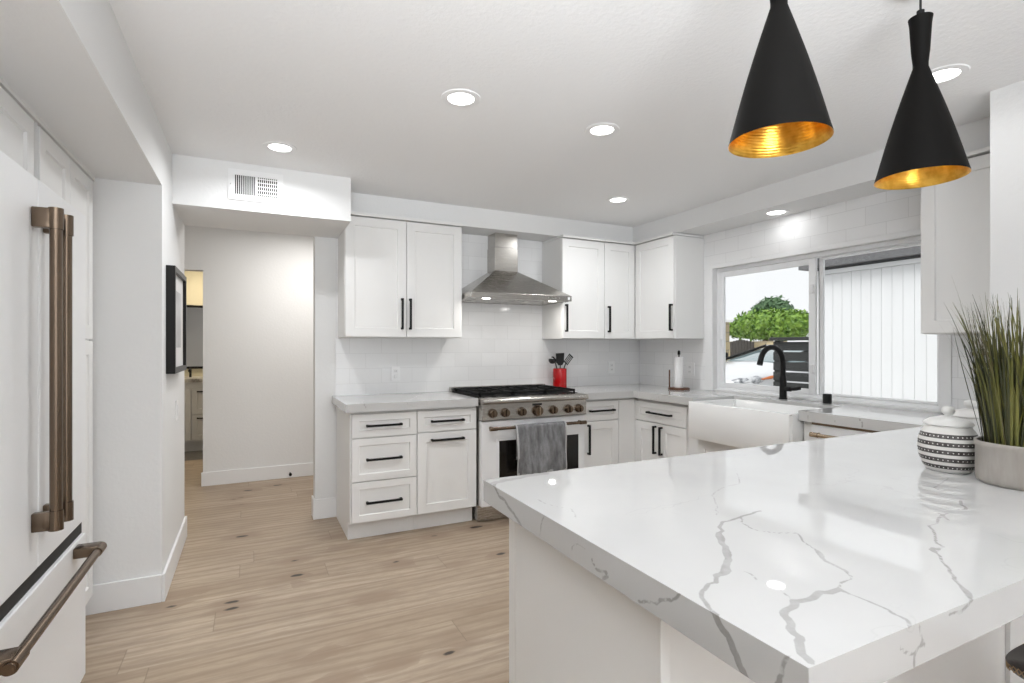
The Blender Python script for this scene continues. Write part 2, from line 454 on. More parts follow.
def tag(o, label, cat, group=None, kind=None):
    if kind: o['kind'] = kind
    o['label'] = label; o['category'] = cat
    if group: o['group'] = group
    return o

def struct(name, bm, m, **kw):
    o = obj(name, bm, m, **kw); o['kind'] = 'structure'; return o

def sbox(name, m, *a, bev=0.0):
    bm = BM(); box(bm, *a, bev=bev); return struct(name, bm, m)

# facing frames: u along the run, d depth behind the front plane (negative = towards the room), z up
def face(kind, front):
    if kind == 'S': return lambda u, d, z: (u, front + d, z)       # faces -y
    if kind == 'W': return lambda u, d, z: (front + d, u, z)       # faces -x
    if kind == 'E': return lambda u, d, z: (front - d, u, z)       # faces +x
    if kind == 'N': return lambda u, d, z: (u, front - d, z)       # faces +y

def fbox(bm, F, u0, u1, d0, d1, z0, z1, bev=0.0):
    a, b = F(u0, d0, z0), F(u1, d1, z1)
    return box(bm, a[0], b[0], a[1], b[1], a[2], b[2], bev)

def shaker_bm(F, u0, u1, z0, z1, rail=0.058, t=0.02, rec=0.009):
    """door or drawer front with a recessed centre panel"""
    bm = BM()
    e = 0.0015; b = 0.004
    def ring(a, d): return [bm.verts.new(F(u, d, z)) for u, z in ((u0 + a, z0 + a), (u1 - a, z0 + a), (u1 - a, z1 - a), (u0 + a, z1 - a))]
    rs = [ring(0, t), ring(0, e), ring(e, 0), ring(rail, 0), ring(rail + b, rec)]
    for A, B in zip(rs, rs[1:]):
        for k in range(4): bm.faces.new((A[k], A[(k + 1) % 4], B[(k + 1) % 4], B[k]))
    bm.faces.new(rs[-1]); bm.faces.new(rs[0][::-1])
    return bm

def bar_handle_bm(F, u0, u1, z0, z1, off=0.035, r=0.0072):
    """square-section black bar pull with two posts"""
    bm = BM()
    if abs(u1 - u0) > abs(z1 - z0):
        zc = (z0 + z1) / 2
        fbox(bm, F, u0, u1, -off, -off + 2 * r, zc - r, zc + r, 0.0015)
        for u in (u0 + r, u1 - r): fbox(bm, F, u - r, u + r, -off + r, 0.0, zc - r, zc + r)
    else:
        uc = (u0 + u1) / 2
        fbox(bm, F, uc - r, uc + r, -off, -off + 2 * r, z0, z1, 0.0015)
        for z in (z0 + r, z1 - r): fbox(bm, F, uc - r, uc + r, -off + r, 0.0, z - r, z + r)
    return bm

def cabinet(name, label, F, u0, u1, z0, z1, depth, fronts, group, cat='cabinet', toe=None, finished=None, body_top=None):
    """fronts: (kind, u0, u1, z0, z1, handle or None); depth measured from the door front plane"""
    a = F((u0 + u1) / 2, depth / 2, 0)
    t = thing(name, label, cat, (a[0], a[1], 0.0 if toe is not None else z0), group)
    bm = BM(); fbox(bm, F, u0, u1, 0.0205, depth, z0, z1)
    obj('body', bm, M['cab'], t)
    if toe is not None:
        bm = BM(); fbox(bm, F, u0, u1, toe, depth, 0.0, z0 - 0.0005); obj('toe_kick', bm, M['cab'], t)
    for kind, a0, a1, b0, b1, h in fronts:
        d = obj(kind, shaker_bm(F, a0, a1, b0, b1, 0.063 if kind == 'door' else 0.046), M['cab'], t)
        if h: obj('handle', bar_handle_bm(F, *h), M['black'], d)
    return t

# ================================================================== SETTING
ZC = 2.405        # ceiling
YB = 4.21         # wall behind the range
XR = 3.504        # wall with the sink window
XL = -0.41        # left wall (hall side)
sbox('floor', M['floor'], -3.40, 3.62, -4.0, 7.0, -0.12, 0.0)
sbox('ceiling', M['ceiling'], -3.40, 3.75, -4.0, 9.0, ZC, ZC + 0.15)
# back wall with hall opening on its left
sbox('wall_back', M['wall'], 0.426, 3.75, YB, YB + 0.12, 0, ZC)
sbox('wall_hall_back', M['wall'], -0.405, 2.2, 5.66, 5.78, 0, ZC)
bm = BM(); box(bm, -1.30, -0.405, 5.66, 5.78, 2.0, ZC); struct('wall_hall_header', bm, M['wall'])
sbox('wall_hall_right', M['wall'], 2.05, 2.2, YB + 0.12, 5.66, 0, ZC)
# left block: jog wall beside the pantry, the side wall with the picture, deep soffit above the fridge
sbox('wall_left', M['wall'], -1.20, -0.41, 3.205, YB, 0, ZC)
sbox('wall_left_near', M['wall'], -1.30, -1.20, 1.35, 9.0, 0, ZC)
sbox('wall_unseen_return', M['bounce_cut'], -3.3, -1.3005, 1.35, 1.45, 0, ZC)  # unseen walls, set back and darkened to reduce bounce from the left
sbox('wall_unseen_left', M['bounce_cut'], -3.4, -3.3, -4.0, 1.45, 0, ZC)
sbox('trim_1', M['wall'], -1.20, -0.41, -1.0, 3.205, 2.117, ZC)
# hall soffit with the air vent
sbox('trim_2', M['wall'], -0.41, 0.586, 3.593, YB, 2.119, ZC)
# soffits above the cabinets
sbox('trim_3', M['wall'], 0.586, 3.504, 3.93, YB, 2.250, ZC)
sbox('trim_4', M['wall'], 3.19, 3.504, 1.146, 3.93, 2.250, ZC)
# # right wall near the camera (furred-out, flush with the worktop front)
sbox('wall_right_near', M['wall'], 2.88, 3.75, -4.0, 1.146, 0, ZC)
# sink wall with window opening
WY0, WY1, WZ0, WZ1 = 1.62, 3.262, 0.925, 1.95
bm = BM()
box(bm, XR, 3.62, 1.146, YB, 0, WZ0); box(bm, XR, 3.62, 1.146, YB, WZ1, ZC)
box(bm, XR, 3.62, 1.146, WY0, WZ0, WZ1); box(bm, XR, 3.62, WY1, YB, WZ0, WZ1)
struct('wall_right', bm, M['wall'])
# tiling
sbox('wall_back_tiling', M['tile_back'], 0.577, XR - 0.008, YB - 0.008, YB - 0.0002, 0.90, 2.249)
bm = BM()
box(bm, XR - 0.008, XR - 0.0002, 3.344, YB - 0.009, 0.90, 2.249)
box(bm, XR - 0.008, XR - 0.0002, 1.15, 3.344, 1.985, 2.249)
box(bm, XR - 0.008, XR - 0.0002, 1.15, 1.56, 0.92, 1.985)
struct('wall_right_tiling', bm, M['tile_right'])
# window casing on the wall
bm = BM()
box(bm, XR - 0.012, XR - 0.0005, 3.262, 3.343, 0.922, 1.984, 0.002); box(bm, XR - 0.012, XR - 0.0005, 1.561, 1.62, 0.922, 1.984, 0.002)
box(bm, XR - 0.012, XR - 0.0005, 1.6205, 3.2615, 1.95, 1.984, 0.002)
struct('trim_5', bm, M['trim'])
# back splash edge strip beside the hall
sbox('trim_6', M['trim'], 0.570, 0.5765, YB - 0.010, YB - 0.0005, 0.92, 1.355)
# baseboards
def baseboard(name, *a): sbox(name, M['trim'], *a, bev=0.003)
baseboard('baseboard_hall', -0.418, 2.05, 5.645, 5.6595, 0, 0.128)
baseboard('baseboard_pier', 0.412, 0.584, YB - 0.015, YB - 0.0005, 0, 0.150)
baseboard('baseboard_pier_hall_side', 0.412, 0.4255, YB, YB + 0.12, 0, 0.150)
baseboard('baseboard_left', XL + 0.0005, XL + 0.015, 3.19, YB + 0.012, 0, 0.140)
baseboard('baseboard_left_jog', -0.743, XL + 0.0, 3.19, 3.2045, 0, 0.140)

# window: frame, sashes, glass
t = BM()
X0, X1 = 3.545, 3.612
box(t, X0, X1, WY0, WY1, WZ0, WZ0 + 0.030, 0.003); box(t, X0, X1, WY0, WY1, WZ1 - 0.028, WZ1, 0.003)
box(t, X0, X1, WY1 - 0.028, WY1, WZ0 + 0.03, WZ1 - 0.028, 0.003); box(t, X0, X1, WY0, WY0 + 0.028, WZ0 + 0.03, WZ1 - 0.028, 0.003)
win = struct('window_1', t, M['vinyl'])
bm = BM()      # sliding sash, in front
a, b = 2.392, 3.234; z0, z1 = 0.956, 1.918
for q in ((a, a + 0.05, z0, z1), (b - 0.038, b, z0, z1)): box(bm, 3.550, 3.575, q[0], q[1], q[2], q[3], 0.003)
box(bm, 3.550, 3.575, a + 0.05, b - 0.038, z0, z0 + 0.038, 0.003); box(bm, 3.550, 3.575, a + 0.05, b - 0.038, z1 - 0.042, z1, 0.003)
sash = obj('sliding_sash', bm, M['vinyl'], win)
bm = BM(); box(bm, 3.561, 3.565, a + 0.045, b - 0.034, z0 + 0.034, z1 - 0.038); obj('pane', bm, M['glass'], sash)
for zz in (1.14, 1.70):
    bm = BM(); box(bm, 3.535, 3.5495, a + 0.008, a + 0.034, zz - 0.03, zz + 0.03, 0.005); obj('latch', bm, M['plastic'], sash)
bm = BM(); box(bm, 3.540, 3.5495, b - 0.026, b - 0.008, 1.30, 1.36, 0.004); obj('latch', bm, M['plastic'], sash)
bm = BM()      # fixed sash behind, with the dark track gap beside it
a2, b2 = 1.65, 2.385
for q in ((a2, a2 + 0.022, z0, z1), (b2 - 0.026, b2, z0, z1)): box(bm, 3.582, 3.607, q[0], q[1], q[2], q[3], 0.003)
box(bm, 3.582, 3.607, a2 + 0.022, b2 - 0.026, z0, z0 + 0.014, 0.003); box(bm, 3.582, 3.607, a2 + 0.022, b2 - 0.026, z1 - 0.016, z1, 0.003)
fs = obj('fixed_sash', bm, M['vinyl'], win)
bm = BM(); box(bm, 3.593, 3.597, a2 + 0.018, b2 - 0.020, z0 + 0.010, z1 - 0.012); obj('pane', bm, M['glass'], fs)
bm = BM(); box(bm, 3.585, 3.60, 2.386, 2.391, z0, z1); obj('track_gap', bm, M['gap'], win)
sbox('trim_7', M['trim'], XR + 0.001, 3.545, WY0 + 0.001, WY1 - 0.001, 0.9255, 0.934)

# ================================================================== WORKTOPS
def roughen(pts, rng, lv=2):
    for k in range(lv):
        out = [pts[0]]
        for a, b in zip(pts, pts[1:]):
            L = math.hypot(b[0] - a[0], b[1] - a[1])
            o = rng.gauss(0, 0.09) * L if L > 0.012 else 0
            out += [((a[0] + b[0]) / 2 - (b[1] - a[1]) / (L + 1e-9) * o, (a[1] + b[1]) / 2 + (b[0] - a[0]) / (L + 1e-9) * o), b]
        pts = out
    return pts
def worktop(name, cells, z_top, veins, label):
    """cells: x0,x1,y0,y1,thickness,step - one continuous slab; the veins are stored as a distance
    field over the unfolded surface so that they run over the mitred edges"""
    rng = random.Random(4)
    segs = []
    for pts, hw, st in veins:
        for a, b in zip(*(lambda q: (q, q[1:]))(roughen(pts, rng))):
            segs.append((a[0], a[1], b[0] - a[0], b[1] - a[1], hw + (0.0007 if hw < 0.0025 else 0), st))
    S = np.array(segs)
    l2 = S[:, 2] ** 2 + S[:, 3] ** 2 + 1e-12
    V, Fc, UV = [], [], []
    def grid(p, du, dv, uvf, nu, nv):
        base = len(V)
        for i in range(nu + 1):
            for j in range(nv + 1):
                q = tuple(p[k] + du[k] * i / nu + dv[k] * j / nv for k in range(3)); V.append(q); UV.append(uvf(q))
        for i in range(nu):
            for j in range(nv):
                k = base + i * (nv + 1) + j; Fc.append((k, k + nv + 1, k + nv + 2, k + 1))
    top = lambda q: (q[0], q[1])
    for x0, x1, y0, y1, th, st in cells:
        X, Y = x1 - x0, y1 - y0
        nx, ny, nz = max(1, round(X / st)), max(1, round(Y / st)), max(1, round(th / st))
        zb = z_top - th
        grid((x0, y0, z_top), (X, 0, 0), (0, Y, 0), top, nx, ny)
        grid((x0, y0, zb), (0, Y, 0), (X, 0, 0), top, 1, 1)
        grid((x0, y0, zb), (X, 0, 0), (0, 0, th), lambda q: (q[0], q[1] + q[2] - z_top), nx, nz)
        grid((x1, y1, zb), (-X, 0, 0), (0, 0, th), lambda q: (q[0], q[1] - q[2] + z_top), nx, nz)
        grid((x0, y1, zb), (0, -Y, 0), (0, 0, th), lambda q: (q[0] + q[2] - z_top, q[1]), ny, nz)
        grid((x1, y0, zb), (0, Y, 0), (0, 0, th), lambda q: (q[0] - q[2] + z_top, q[1]), ny, nz)
    me = bpy.data.meshes.new(name); me.from_pydata(V, [], Fc); me.materials.append(M['quartz'])
    U = np.array(UV); D = np.full(len(U), 9.0); ST = np.zeros(len(U))
    for (ax, ay, bx, by, hw, st), L in zip(S, l2):
        px, py = U[:, 0] - ax, U[:, 1] - ay
        h = np.clip((px * bx + py * by) / L, 0, 1)
        d = np.hypot(px - bx * h, py - by * h) - hw
        m = d < D; D[m] = d[m]; ST[m] = st
    for nm, arr in (('vein_distance', D), ('vein_strength', ST)):
        a = me.attributes.new(nm, 'FLOAT', 'POINT'); a.data.foreach_set('value', arr.astype(np.float32))
    o = bpy.data.objects.new(name, me); C.objects.link(o)
    tag(o, label, 'countertop'); return o
worktop('countertop', [(0.546, 1.470, 3.540, YB - 0.0085, 0.055, 0.009)], 0.92, VEINS_LEFT,
        'short white veined quartz countertop left of the range')
worktop('countertop', [
    (2.378, 2.880, 3.540, YB - 0.0085, 0.055, 0.012),            # right of range
    (2.880, XR - 0.0085, 2.872, YB - 0.0085, 0.055, 0.012),      # corner
    (3.300, XR - 0.0085, 2.045, 2.872, 0.055, 0.012),            # behind sink
    (2.880, XR - 0.0085, 1.380, 2.045, 0.057, 0.012),            # over dishwasher
    (0.589, 2.880, 0.405, 1.380, 0.059, 0.0065),                 # peninsula
    (2.880, XR - 0.0085, 1.147, 1.380, 0.057, 0.02),
], 0.92, VEINS_MAIN, 'white veined quartz countertop running from the range past the sink into the peninsula')

# ================================================================== BASE CABINETS
FS = face('S', 3.575)
GB = 'white shaker base cabinets'
def hb(u0, u1, z, off=0.03): return (u0, u1, z - 0.004, z + 0.004)
cabinet('base_cabinet', 'white three-drawer base cabinet at the hall end of the range wall', FS, 0.585, 1.026, 0.125, 0.862, 0.62,
        [('drawer', 0.589, 1.024, 0.692, 0.846, hb(0.680, 0.919, 0.769)),
         ('drawer', 0.589, 1.024, 0.402, 0.684, hb(0.680, 0.919, 0.545)),
         ('drawer', 0.589, 1.024, 0.130, 0.395, hb(0.680, 0.919, 0.260))], GB, toe=0.09)
cabinet('base_cabinet', 'white base cabinet with one drawer over a pull-out door, left of the range', FS, 1.027, 1.472, 0.125, 0.862, 0.62,
        [('drawer', 1.030, 1.470, 0.698, 0.846, hb(1.125, 1.369, 0.771)),
         ('door', 1.030, 1.470, 0.130, 0.691, hb(1.125, 1.369, 0.640))], GB, toe=0.09)
bm = BM(); prism(bm, [(3.590, 0.862), (3.590, 0.125), (3.662, 0.125), (3.662, 0.0), (YB - 0.016, 0.0), (YB - 0.016, 0.862)], 0, 0.578, 0.5845)
o = obj('cabinet_end_panel', bm, M['cab']); tag(o, 'white flat end panel closing the drawer cabinet towards the hall', 'panel')
cabinet('base_cabinet', 'narrow white base cabinet with drawer and door right of the range', FS, 2.380, 2.880, 0.125, 0.862, 0.62,
        [('drawer', 2.400, 2.752, 0.690, 0.848, hb(2.455, 2.700, 0.770)),
         ('door', 2.400, 2.752, 0.130, 0.682, (2.440, 2.450, 0.42, 0.66))], GB, toe=0.09)
bm = BM(); box(bm, 2.757, 2.924, 3.5765, 3.595, 0.13, 0.848, 0.001); box(bm, 2.881, 2.944, 3.5955, 3.70, 0.0, 0.862)
box(bm, 2.9262, 2.9440, 3.5625, 3.5955, 0.13, 0.848)
o = obj('corner_filler', bm, M['cab']); tag(o, 'white filler panel in the inner corner between the two base cabinet runs', 'panel')
FW = face('W', 2.925)
cabinet('base_cabinet', 'white base cabinet with wide drawer over two doors left of the sink', FW, 2.888, 3.575, 0.125, 0.862, 0.565,
        [('drawer', 2.982, 3.560, 0.682, 0.837, hb(3.130, 3.402, 0.757)),
         ('door', 2.982, 3.269, 0.130, 0.674, (3.239, 3.249, 0.43, 0.655)),
         ('door', 3.273, 3.560, 0.130, 0.674, (3.311, 3.321, 0.43, 0.655))], GB, toe=0.07)
cabinet('base_cabinet', 'white sink base cabinet under the farmhouse sink', FW, 2.045, 2.884, 0.125, 0.628, 0.565,
        [('door', 2.05, 2.458, 0.130, 0.622, None), ('door', 2.462, 2.868, 0.130, 0.622, None)], GB, toe=0.07)
bm = BM(); box(bm, 2.927, 3.02, 1.988, 2.042, 0.1, 0.862, 0.002)
o = obj('cabinet_filler', bm, M['cab']); tag(o, 'narrow white filler strip between the sink and the dishwasher', 'panel')

# ---- dishwasher with brass handle
t = thing('dishwasher', 'white built-in dishwasher with bronze bar handle right of the sink', 'dishwasher', (3.2, 1.68, 0))
bm = BM(); box(bm, 2.94, 3.49, 1.386, 1.985, 0.10, 0.861); obj('body', bm, M['cab'], t)
bm = BM(); box(bm, 2.905, 2.939, 1.388, 1.983, 0.12, 0.845, 0.004); d = obj('door', bm, M['fridge'], t)
bm = BM(); box(bm, 2.910, 2.940, 1.388, 1.983, 0.8455, 0.860); obj('control_strip', bm, M['bronze'], t)
bm = BM(); cyl(bm, (2.862, 1.44, 0.795), (2.862, 1.955, 0.795), 0.011)
for yy in (1.45, 1.935):
    cyl(bm, (2.862, yy - 0.022, 0.795), (2.862, yy + 0.022, 0.795), 0.014); cyl(bm, (2.862, yy, 0.795), (2.906, yy, 0.795), 0.010)
h = obj('handle', bm, M['bronze_light'], d, smooth=True); h['label'] = 'bronze bar handle'

# ================================================================== FARMHOUSE SINK, FAUCET, DISPENSER
def sink():
    t = BM()
    x0, x1, y0, y1 = 2.825, 3.295, 2.050, 2.867
    zt, zb, w = 0.899, 0.640, 0.024
    def ring(dx0, dx1, dy, z): return [t.verts.new(p) for p in ((x0 + dx0, y0 + dy, z), (x1 - dx1, y0 + dy, z), (x1 - dx1, y1 - dy, z), (x0 + dx0, y1 - dy, z))]
    rs = [ring(0.006, 0, 0.006, zb), ring(0, 0, 0, zb + 0.01), ring(0, 0, 0, zt - 0.008), ring(0.004, 0.004, 0.004, zt), ring(w + 0.004, w, w, zt), ring(w + 0.008, w + 0.004, w + 0.004, zt - 0.006), ring(w + 0.016, w + 0.01, w + 0.01, zb + 0.045), ring(w + 0.04, w + 0.04, w + 0.04, zb + 0.028)]
    for A, B in zip(rs, rs[1:]):
        for k in range(4): t.faces.new((A[k], A[(k + 1) % 4], B[(k + 1) % 4], B[k]))
    t.faces.new(rs[0][::-1]); t.faces.new(rs[-1])
    bmesh.ops.bevel(t, geom=[e for e in t.edges if abs(e.verts[0].co.z - e.verts[1].co.z) > 0.05], offset=0.012, segments=3, affect='EDGES')
    r = thing('farmhouse_sink', 'white apron-front farmhouse sink below the window', 'sink', (3.06, 2.458, 0.640))
    obj('basin', t, M['sink'], r, smooth=35)
    b = BM(); cyl(b, (3.06, 2.458, 0.669), (3.06, 2.458, 0.672), 0.045, n=32); obj('drain', b, M['chrome'], r)
sink()

def faucet():
    r = thing('kitchen_faucet', 'matte black gooseneck faucet behind the sink', 'faucet', (3.405, 2.535, 0.92))
    x, y = 3.405, 2.535
    b = BM(); lathe(b, [(0.028, 0), (0.028, 0.008), (0.024, 0.012), (0.024, 0.15), (0.0205, 0.165)], (x, y, 0.9202), 32); obj('base', b, M['black'], r, smooth=True)
    pts = [(x, y, 1.07), (x, y, 1.16)]
    R = 0.118; zc = 1.172
    for k in range(0, 13):
        a = PI * k / 12 * 0.94
        pts.append((x - R + R * math.cos(a), y + 0.0, zc + R * math.sin(a)))
    b = BM(); tube(b, pts, 0.0185, 16); obj('spout', b, M['black'], r, smooth=60)
    e = Vector(pts[-1]); d = (Vector(pts[-1]) - Vector(pts[-2])).normalized()
    b = BM(); cyl(b, e - d * 0.002, e + d * 0.028, 0.0190, 0.0195, 20); obj('spray_head', b, M['black'], r, smooth=True)
    b = BM(); cyl(b, (x, y - 0.015, 0.995), (x, y - 0.06, 0.995), 0.017, 0.017, 20)
    tube(b, [(x, y - 0.055, 0.995), (x - 0.005, y - 0.10, 1.000), (x - 0.008, y - 0.135, 1.006)], [0.0135, 0.013, 0.012], 14)
    obj('lever', b, M['black'], r, smooth=True)
faucet()
b = BM(); lathe(b, [(0.026, 0), (0.0265, 0.004), (0.0265, 0.058), (0.0245, 0.062), (0.010, 0.0625)], (3.41, 2.215, 0.9202), 32)
o = obj('air_gap_cap', b, M['black'], smooth=True); tag(o, 'short matte black cylinder cap on the counter right of the faucet', 'air gap')

# ================================================================== UPPER CABINETS
FU = face('S', 3.855)
GU = 'white shaker wall cabinets'
def crown(bmf, F, u0, u1, depth): fbox(bmf, F, u0, u1, -0.016, depth, 2.2262, 2.2475, 0.003)
def upper(label, F, u0, u1, fronts, depth=0.346):
    t = cabinet('wall_cabinet', label, F, u0, u1, 1.362, 2.223, depth, fronts, GU)
    b = BM(); crown(b, F, u0, u1, depth); obj('crown_strip', b, M['cab'], t); return t
upper('white two-door wall cabinet left of the range hood', FU, 0.589, 1.466,
      [('door', 0.592, 1.027, 1.366, 2.218, (0.987, 0.997, 1.420, 1.648)),
       ('door', 1.031, 1.463, 1.366, 2.218, (1.048, 1.058, 1.420, 1.648))])
upper('white single-door wall cabinet immediately right of the range hood', FU, 2.373, 2.812,
      [('door', 2.376, 2.810, 1.366, 2.218, (2.403, 2.413, 1.420, 1.655))])
upper('white wall cabinet in the corner, second door right of the range hood', FU, 2.813, 3.500,
      [('door', 2.816, 3.150, 1.366, 2.218, (2.849, 2.859, 1.420, 1.653))])
FUW = face('W', 3.154)
upper('white wall cabinet on the sink wall left of the window', FUW, 3.358, 3.853,
      [('door', 3.361, 3.850, 1.366, 2.218, (3.370, 3.380, 1.426, 1.650))], 0.340)
bpy.data.objects['wall_cabinet.003'].location.z += 0
upper('white wall cabinet right of the window, next to the right-hand wall', FUW, 1.150, 1.549,
      [('door', 1.153, 1.546, 1.366, 2.218, None)], 0.340)

# ================================================================== RANGE HOOD
def hood():
    x0, x1 = 1.475, 2.364; xc = 1.935
    yf, yb = 3.690, YB - 0.010
    r = thing('range_hood', 'stainless steel chimney range hood above the range', 'range hood', (xc, 4.0, 1.665))
    b = BM(); z0, z1 = 1.665, 1.708
    # hollow lip: four walls and an underside panel set up inside
    box(b, x0, x1, yf, yf + 0.02, z0, z1, 0.002); box(b, x0, x0 + 0.02, yf + 0.02, yb, z0, z1); box(b, x1 - 0.02, x1, yf + 0.02, yb, z0, z1); box(b, x0 + 0.02, x1 - 0.02, yb - 0.02, yb, z0, z1)
    obj('rim', b, M['steel'], r)
    b = BM(); box(b, x0 + 0.021, x1 - 0.021, yf + 0.021, yb - 0.021, 1.667, 1.674)
    f = obj('filter_panel', b, M['steel'], r)
    for k in range(2):
        b = BM(); xa = x0 + 0.10 + k * 0.36; box(b, xa, xa + 0.33, yf + 0.13, yb - 0.06, 1.6650, 1.6668, 0.0005); obj('filter', b, M['steel'], f)
    c0, c1, d0, d1, zt = 1.826, 2.045, 4.035, yb, 1.929
    b = BM()
    lo = [b.verts.new(p) for p in ((x0, yf, z1), (x1, yf, z1), (x1, yb, z1), (x0, yb, z1))]
    hi = [b.verts.new(p) for p in ((c0, d0, zt), (c1, d0, zt), (c1, d1, zt), (c0, d1, zt))]
    for k in range(4): b.faces.new((lo[k], lo[(k + 1) % 4], hi[(k + 1) % 4], hi[k]))
    b.faces.new(hi); b.faces.new(lo[::-1])
    obj('canopy', b, M['steel'], r)
    b = BM(); box(b, c0 + 0.002, c1 - 0.002, d0 + 0.002, d1, zt, 2.13, 0.003)
    ch = obj('chimney', b, M['steel'], r)
    b = BM(); box(b, c0 + 0.006, c1 - 0.006, d0 + 0.006, d1, 2.130, 2.2495, 0.002); obj('chimney_extension', b, M['steel'], r)
    for xx in (1.625, 2.215):
        b = BM(); cyl(b, (xx, 3.752, 1.6635), (xx, 3.752, 1.6668), 0.032, n=24); o = obj('hood_light', b, M['lens'], r)
    for k in range(4):
        b = BM(); cyl(b, (2.14 + 0.035 * k, yf - 0.003, 1.687), (2.14 + 0.035 * k, yf + 0.002, 1.687), 0.006, n=14); obj('button', b, M['chrome'], r)
    b = BM(); box(b, 2.325, 2.345, yf - 0.002, yf + 0.001, 1.675, 1.698); obj('badge', b, M['plate'], r)
    for xx in (1.625, 2.215):
        add = add_light('hood_lamp', 'AREA', (0, 0, 0), (0, 0, 0), 1.2, (1, 0.97, 0.92), shape='DISK', size=0.05)
        add.parent = r; add.location = Vector((xx, 3.755, 1.655)) - r.location
hood()

# ================================================================== RANGE
def cooker():
    x0, x1 = 1.481, 2.374
    r = thing('gas_range', 'white gas range with steel control panel and bronze knobs', 'stove', (1.938, 3.86, 0))
    b = BM(); box(b, x0, x1, 3.560, YB - 0.012, 0.13, 0.905); obj('body', b, M['steel'], r)
    b = BM(); box(b, x0 + 0.004, x1 - 0.004, 3.590, 4.10, 0.008, 0.129, 0.003); obj('kick_panel', b, M['steel'], r)
    for xx in (x0 + 0.06, x1 - 0.06):
        b = BM(); cyl(b, (xx, 3.66, 0), (xx, 3.66, 0.02), 0.02); obj('foot', b, M['black'], r)
    # control panel with bullnose
    b = BM(); box(b, x0, x1, 3.490, 3.559, 0.760, 0.880, 0.004); cp = obj('control_panel', b, M['steel'], r)
    b = BM()
    prism(b, [(3.462, 0.893), (3.466, 0.908), (3.480, 0.917), (3.600, 0.919), (3.600, 0.881), (3.475, 0.881), (3.465, 0.885)], 0, x0 - 0.002, x1 + 0.002)
    obj('bullnose', b, M['steel'], r, smooth=50)
    b = BM(); box(b, x0 + 0.008, x1 - 0.008, 3.602, 4.14, 0.9055, 0.922, 0.002); obj('cooktop', b, M['iron'], r)
    b = BM(); box(b, x0 - 0.0005, x1, 4.145, YB - 0.010, 0.906, 0.957, 0.002); obj('backguard', b, M['steel'], r)
    # grates (three) and burners (six)
    w = (x1 - x0 - 0.05) / 3
    for g in range(3):
        a = x0 + 0.025 + g * w + 0.003; c = a + w - 0.006
        b = BM(); z0, z1 = 0.935, 0.952; ya, yb_ = 3.612, 4.130
        for yy in (ya, (ya + yb_) / 2 - 0.005, yb_ - 0.010): box(b, a, c, yy, yy + 0.010, z0, z1)
        for xx in (a, c - 0.010): box(b, xx, xx + 0.010, ya, yb_, z0, z1)
        for cy in (ya + 0.13, ya + 0.39):
            for k in range(4):
                an = PI / 4 + k * PI / 2
                mx, my = (a + c) / 2, cy
                ex = mx + (c - a) / 2 * (1 if math.cos(an) > 0 else -1); ey = cy + 0.125 * (1 if math.sin(an) > 0 else -1)
                tube(b, [(mx + 0.03 * math.cos(an), my + 0.03 * math.sin(an), 0.9435), (ex, ey, 0.9435)], 0.006, 6)
            box(b, (a + c) / 2 - 0.005, (a + c) / 2 + 0.005, cy - 0.12, cy - 0.035, z0, z1); box(b, (a + c) / 2 - 0.005, (a + c) / 2 + 0.005, cy + 0.035, cy + 0.12, z0, z1)
            box(b, a, (a + c) / 2 - 0.035, cy - 0.005, cy + 0.005, z0, z1); box(b, (a + c) / 2 + 0.035, c, cy - 0.005, cy + 0.005, z0, z1)
        for xx in (a, c - 0.012):
            for yy in (ya, yb_ - 0.012): box(b, xx, xx + 0.012, yy, yy + 0.012, 0.9222, z0)
        obj('grate', b, M['iron'], r)
        for cy in (ya + 0.13, ya + 0.39):
            b = BM(); lathe(b, [(0.045, 0), (0.045, 0.006), (0.034, 0.008), (0.034, 0.014), (0.010, 0.016)], ((a + c) / 2, cy, 0.9222), 24); obj('burner', b, M['black'], r, smooth=True)
    # knobs
    for k, (xx, rr) in enumerate(((1.560, 0.030), (1.660, 0.030), (1.797, 0.030), (1.930, 0.038), (2.066, 0.030), (2.202, 0.030), (2.298, 0.030))):
        b = BM(); zz = 0.812
        cyl(b, (xx, 3.4895, zz), (xx, 3.484, zz), rr * 1.12, rr * 1.12, 28); cyl(b, (xx, 3.484, zz), (xx, 3.455, zz), rr * 0.98, rr * 0.88, 28)
        kn = obj('knob', b, M['bronze'], r, smooth=True)
        if k == 3: kn['label'] = 'larger bronze knob in the middle'
        b = BM(); box(b, xx - 0.005, xx + 0.005, 3.444, 3.4545, zz - rr * 0.8, zz + rr * 0.8, 0.002); obj('grip', b, M['bronze_light'] if k == 3 else M['bronze'], kn)
    b = BM(); box(b, 1.888, 1.968, 3.4875, 3.4898, 0.851, 0.867, 0.001); obj('display', b, M['display'], r)
    # oven door
    b = BM(); box(b, x0 + 0.004, x1 - 0.004, 3.512, 3.559, 0.135, 0.752, 0.004)
    dr = obj('oven_door', b, M['fridge'], r); dr['label'] = 'white oven door'
    b = BM(); box(b, 1.622, 2.310, 3.5085, 3.5118, 0.335, 0.605, 0.001); obj('window_glass', b, M['glassblack'], dr)
    b = BM()
    for q in ((1.606, 2.326, 0.605, 0.621), (1.606, 2.326, 0.319, 0.335), (1.606, 1.622, 0.335, 0.605), (2.310, 2.326, 0.335, 0.605)): box(b, q[0], q[1], 3.506, 3.5118, q[2], q[3], 0.001)
    obj('window_surround', b, M['fridge'], dr)
    b = BM(); cyl(b, (1.532, 3.452, 0.704), (2.335, 3.452, 0.704), 0.0115, n=20); h = obj('handle', b, M['bronze'], dr, smooth=True)
